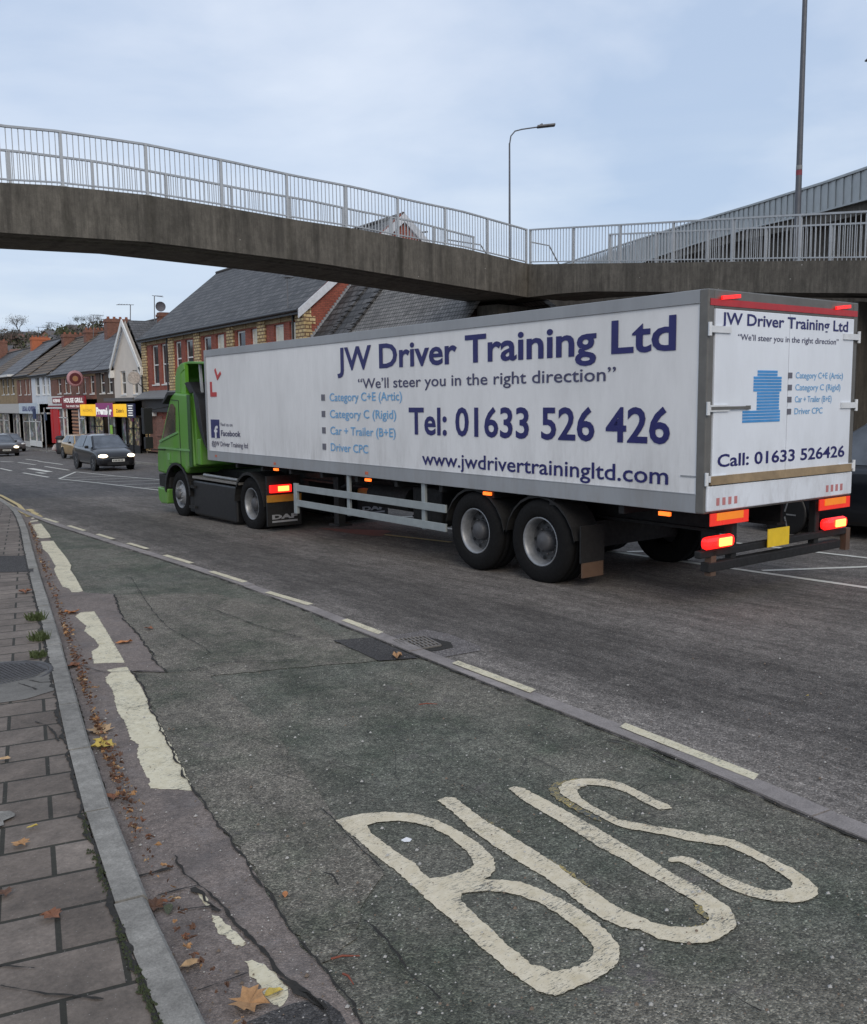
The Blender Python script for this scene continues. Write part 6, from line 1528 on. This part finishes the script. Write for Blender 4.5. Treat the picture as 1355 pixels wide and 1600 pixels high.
def hat(u, r):
    d = ray(u, 560); k = r / math.hypot(d[0], d[1]); return d[0] * k, d[1] * k
rr = random.Random(21)
hcols = [plain('hill_house_' + str(i), c, .8) for i, c in enumerate([(.40, .36, .30), (.30, .17, .12), (.5, .48, .44), (.26, .2, .16)])]
hroof = [plain('hill_roof_' + str(i), c, .8) for i, c in enumerate([(.09, .085, .09), (.15, .08, .06), (.11, .10, .10)])]
for k, (u, r, s, lb_) in enumerate([(6, 300, 1.0, 'pale house on the hill above the leftmost chimney'), (24, 335, 1.1, 'house with white roof edge below the bare tree on the skyline'), (36, 345, .9, 'gabled hill house right of the skyline tree'), (45, 340, 1.0, 'white-gabled hill house left of the orange chimney'), (76, 318, .9, 'cream hill house just right of the orange chimney'), (84, 330, 1.0, 'tan roofed hill house behind the television aerials'), (92, 312, 1.0, 'white-fronted hill house left of the brick chimney'), (97, 300, .8, 'small white hill house low beside the brick chimney'), (120, 340, 1.0, 'hill house under the dark skyline trees'), (12, 280, .8, 'low hill house half hidden by roofs at the left edge'), (30, 290, .8, 'brown hill house between bare trees'), (56, 300, .8, 'hill house hidden behind the orange chimney')]):
    x, y = hat(u, r); z = hillz(x, y) - .6; o = empty('hill_house', (x, y, z), rr.uniform(-.6, .6), lb_, 'house', 'houses on the hill')
    s *= .6; w, d, h, rz_ = 4.2 * s, 4 * s, 3.8 * s, 2.2 * s
    m = MB(); m.box((-w, -d, 0), (w, d, h)); m.add([(-w, -d, h), (-w, d, h), (-w, 0, h + rz_), (w, -d, h), (w, d, h), (w, 0, h + rz_)], [(0, 1, 2), (3, 5, 4)]); m.build('wall', hcols[k % 4], o)
    m = MB(); m.prism([(-d - .4, h - .2), (0, h + rz_ + .15), (d + .4, h - .2), (0, h + rz_ - .1)], -w - .3, w + .3, 'yz'); m.build('roof', hroof[k % 3], o)
    m = MB()
    for i in (-1, 1): m.box((i * w * .5 - .5, -d - .04, h * .45), (i * w * .5 + .5, -d, h * .78))
    m.build('window', M_WIN, o)
def bare_tree(u, r, h, lb_, col, dens=500, zoff=0.0, name='bare_tree', leafy=.0, w=.55):
    x, y = hat(u, r); z = hillz(x, y) + zoff if r > 200 else gz(y) + zoff
    o = empty(name, (x, y, z), rr.uniform(0, 6), lb_, 'tree'); m = MB(); tips = []
    def br(p, d, L, rad, lv):
        q = p + d * L; m.tube([p, p.lerp(q, .5) + Vector((rr.uniform(-.1, .1), rr.uniform(-.1, .1), 0)) * L * .3, q], [rad, rad * .8, rad * .6], 5, caps=False)
        if lv == 0: tips.append(q); return
        for i in range(rr.choice([3, 4])):
            nd = (d + Vector((rr.uniform(-1, 1), rr.uniform(-1, 1), rr.uniform(-.2, .7))) * .75).normalized(); br(q, nd, L * rr.uniform(.55, .8), rad * .55, lv - 1)
    br(Vector((0, 0, 0)), Vector((0, 0, 1)), h * .32, h * .022, 3)
    m.build('trunk', plain('bark_' + name, (.07, .058, .048), .95), o)
    m = MB()
    for i in range(dens):
        tp = rr.choice(tips); p = tp + Vector((rr.gauss(0, 1), rr.gauss(0, 1), rr.gauss(0, .8))) * h * .085; s = h * rr.uniform(.010, .026)
        a = Vector((rr.uniform(-1, 1), rr.uniform(-1, 1), rr.uniform(-1, 1))).normalized() * s; b = Vector((rr.uniform(-1, 1), rr.uniform(-1, 1), rr.uniform(-1, 1))).normalized() * s * (w if leafy else .35)
        m.add([p - a, p + b, p + a, p - b], [(0, 1, 2, 3)])
    m.build('crown', col, o, fix=False)
TW = plain('bare_twigs', (.115, .098, .082), .95, var=.3); TG = plain('olive_foliage', (.07, .08, .03), .9, var=.35, sc=.5); TD = plain('dark_evergreen', (.03, .038, .022), .9, var=.3, sc=.5)
bare_tree(33, 352, 10.5, 'rounded bare tree standing alone on the skyline', TW, 900, -1)
bare_tree(18, 330, 8, 'bare tree on the skyline left of the lone rounded tree', TW, 700, -1); bare_tree(3, 320, 8.5, 'bare tree cut by the left edge of the photo', TW, 700, -1); bare_tree(10, 322, 7.5, 'bushy bare tree second from the left edge', TW, 700, -.5)
bare_tree(24, 335, 6, 'dark conifer-like bush under the lone rounded tree', TD, 700, -.5, 'evergreen_tree', 1)
bare_tree(46, 345, 5.5, 'low bare tree left of the orange chimney', TW, 500, -1); bare_tree(80, 350, 6, 'small dark tree behind the aerials', TD, 500, -1, 'evergreen_tree', 1)
bare_tree(103, 200, 7.0, 'olive green leafy tree behind the brick chimney', TG, 1100, 21.5, 'leafy_tree', 1) if False else bare_tree(103, 300, 9, 'olive green leafy tree behind the brick chimney', TG, 1100, -1.5, 'leafy_tree', 1)
bare_tree(128, 350, 6.5, 'dark tree on the skyline left of the tall chimney stack', TD, 700, -.5, 'evergreen_tree', 1); bare_tree(140, 352, 6.5, 'bare tree right of the dark skyline tree', TW, 600, -1); bare_tree(150, 350, 7, 'bare tree next to the tall chimney stack', TW, 600, -1)
bare_tree(62, 330, 6, 'bare tree behind the orange chimney', TW, 600, -1); bare_tree(114, 335, 6, 'brown tree above the brown tiled roof', TW, 600, -1)
m = MB(); 
for i in range(14000):
    u = rr.uniform(-40, 190); r = rr.uniform(215, 350); x, y = hat(u, r); z = hillz(x, y) + rr.uniform(0, 2.2) + (rr.uniform(0, 2.6) * max(0, noise.noise(Vector((x * .09, y * .05, 2))) + .35) if r > 300 else 0); s = rr.uniform(.3, .8)
    a = Vector((rr.uniform(-1, 1), rr.uniform(-1, 1), rr.uniform(-.6, 1))).normalized() * s; b = Vector((rr.uniform(-1, 1), rr.uniform(-1, 1), rr.uniform(-.6, 1))).normalized() * s * .7; p = Vector((x, y, z))
    m.add([p - a, p + b, p + a, p - b], [(0, 1, 2, 3)], rr.choice([0, 0, 0, 1, 2]))
o = m.build('hillside_scrub', [TW, TG, TD], fix=False); o['kind'] = 'stuff'
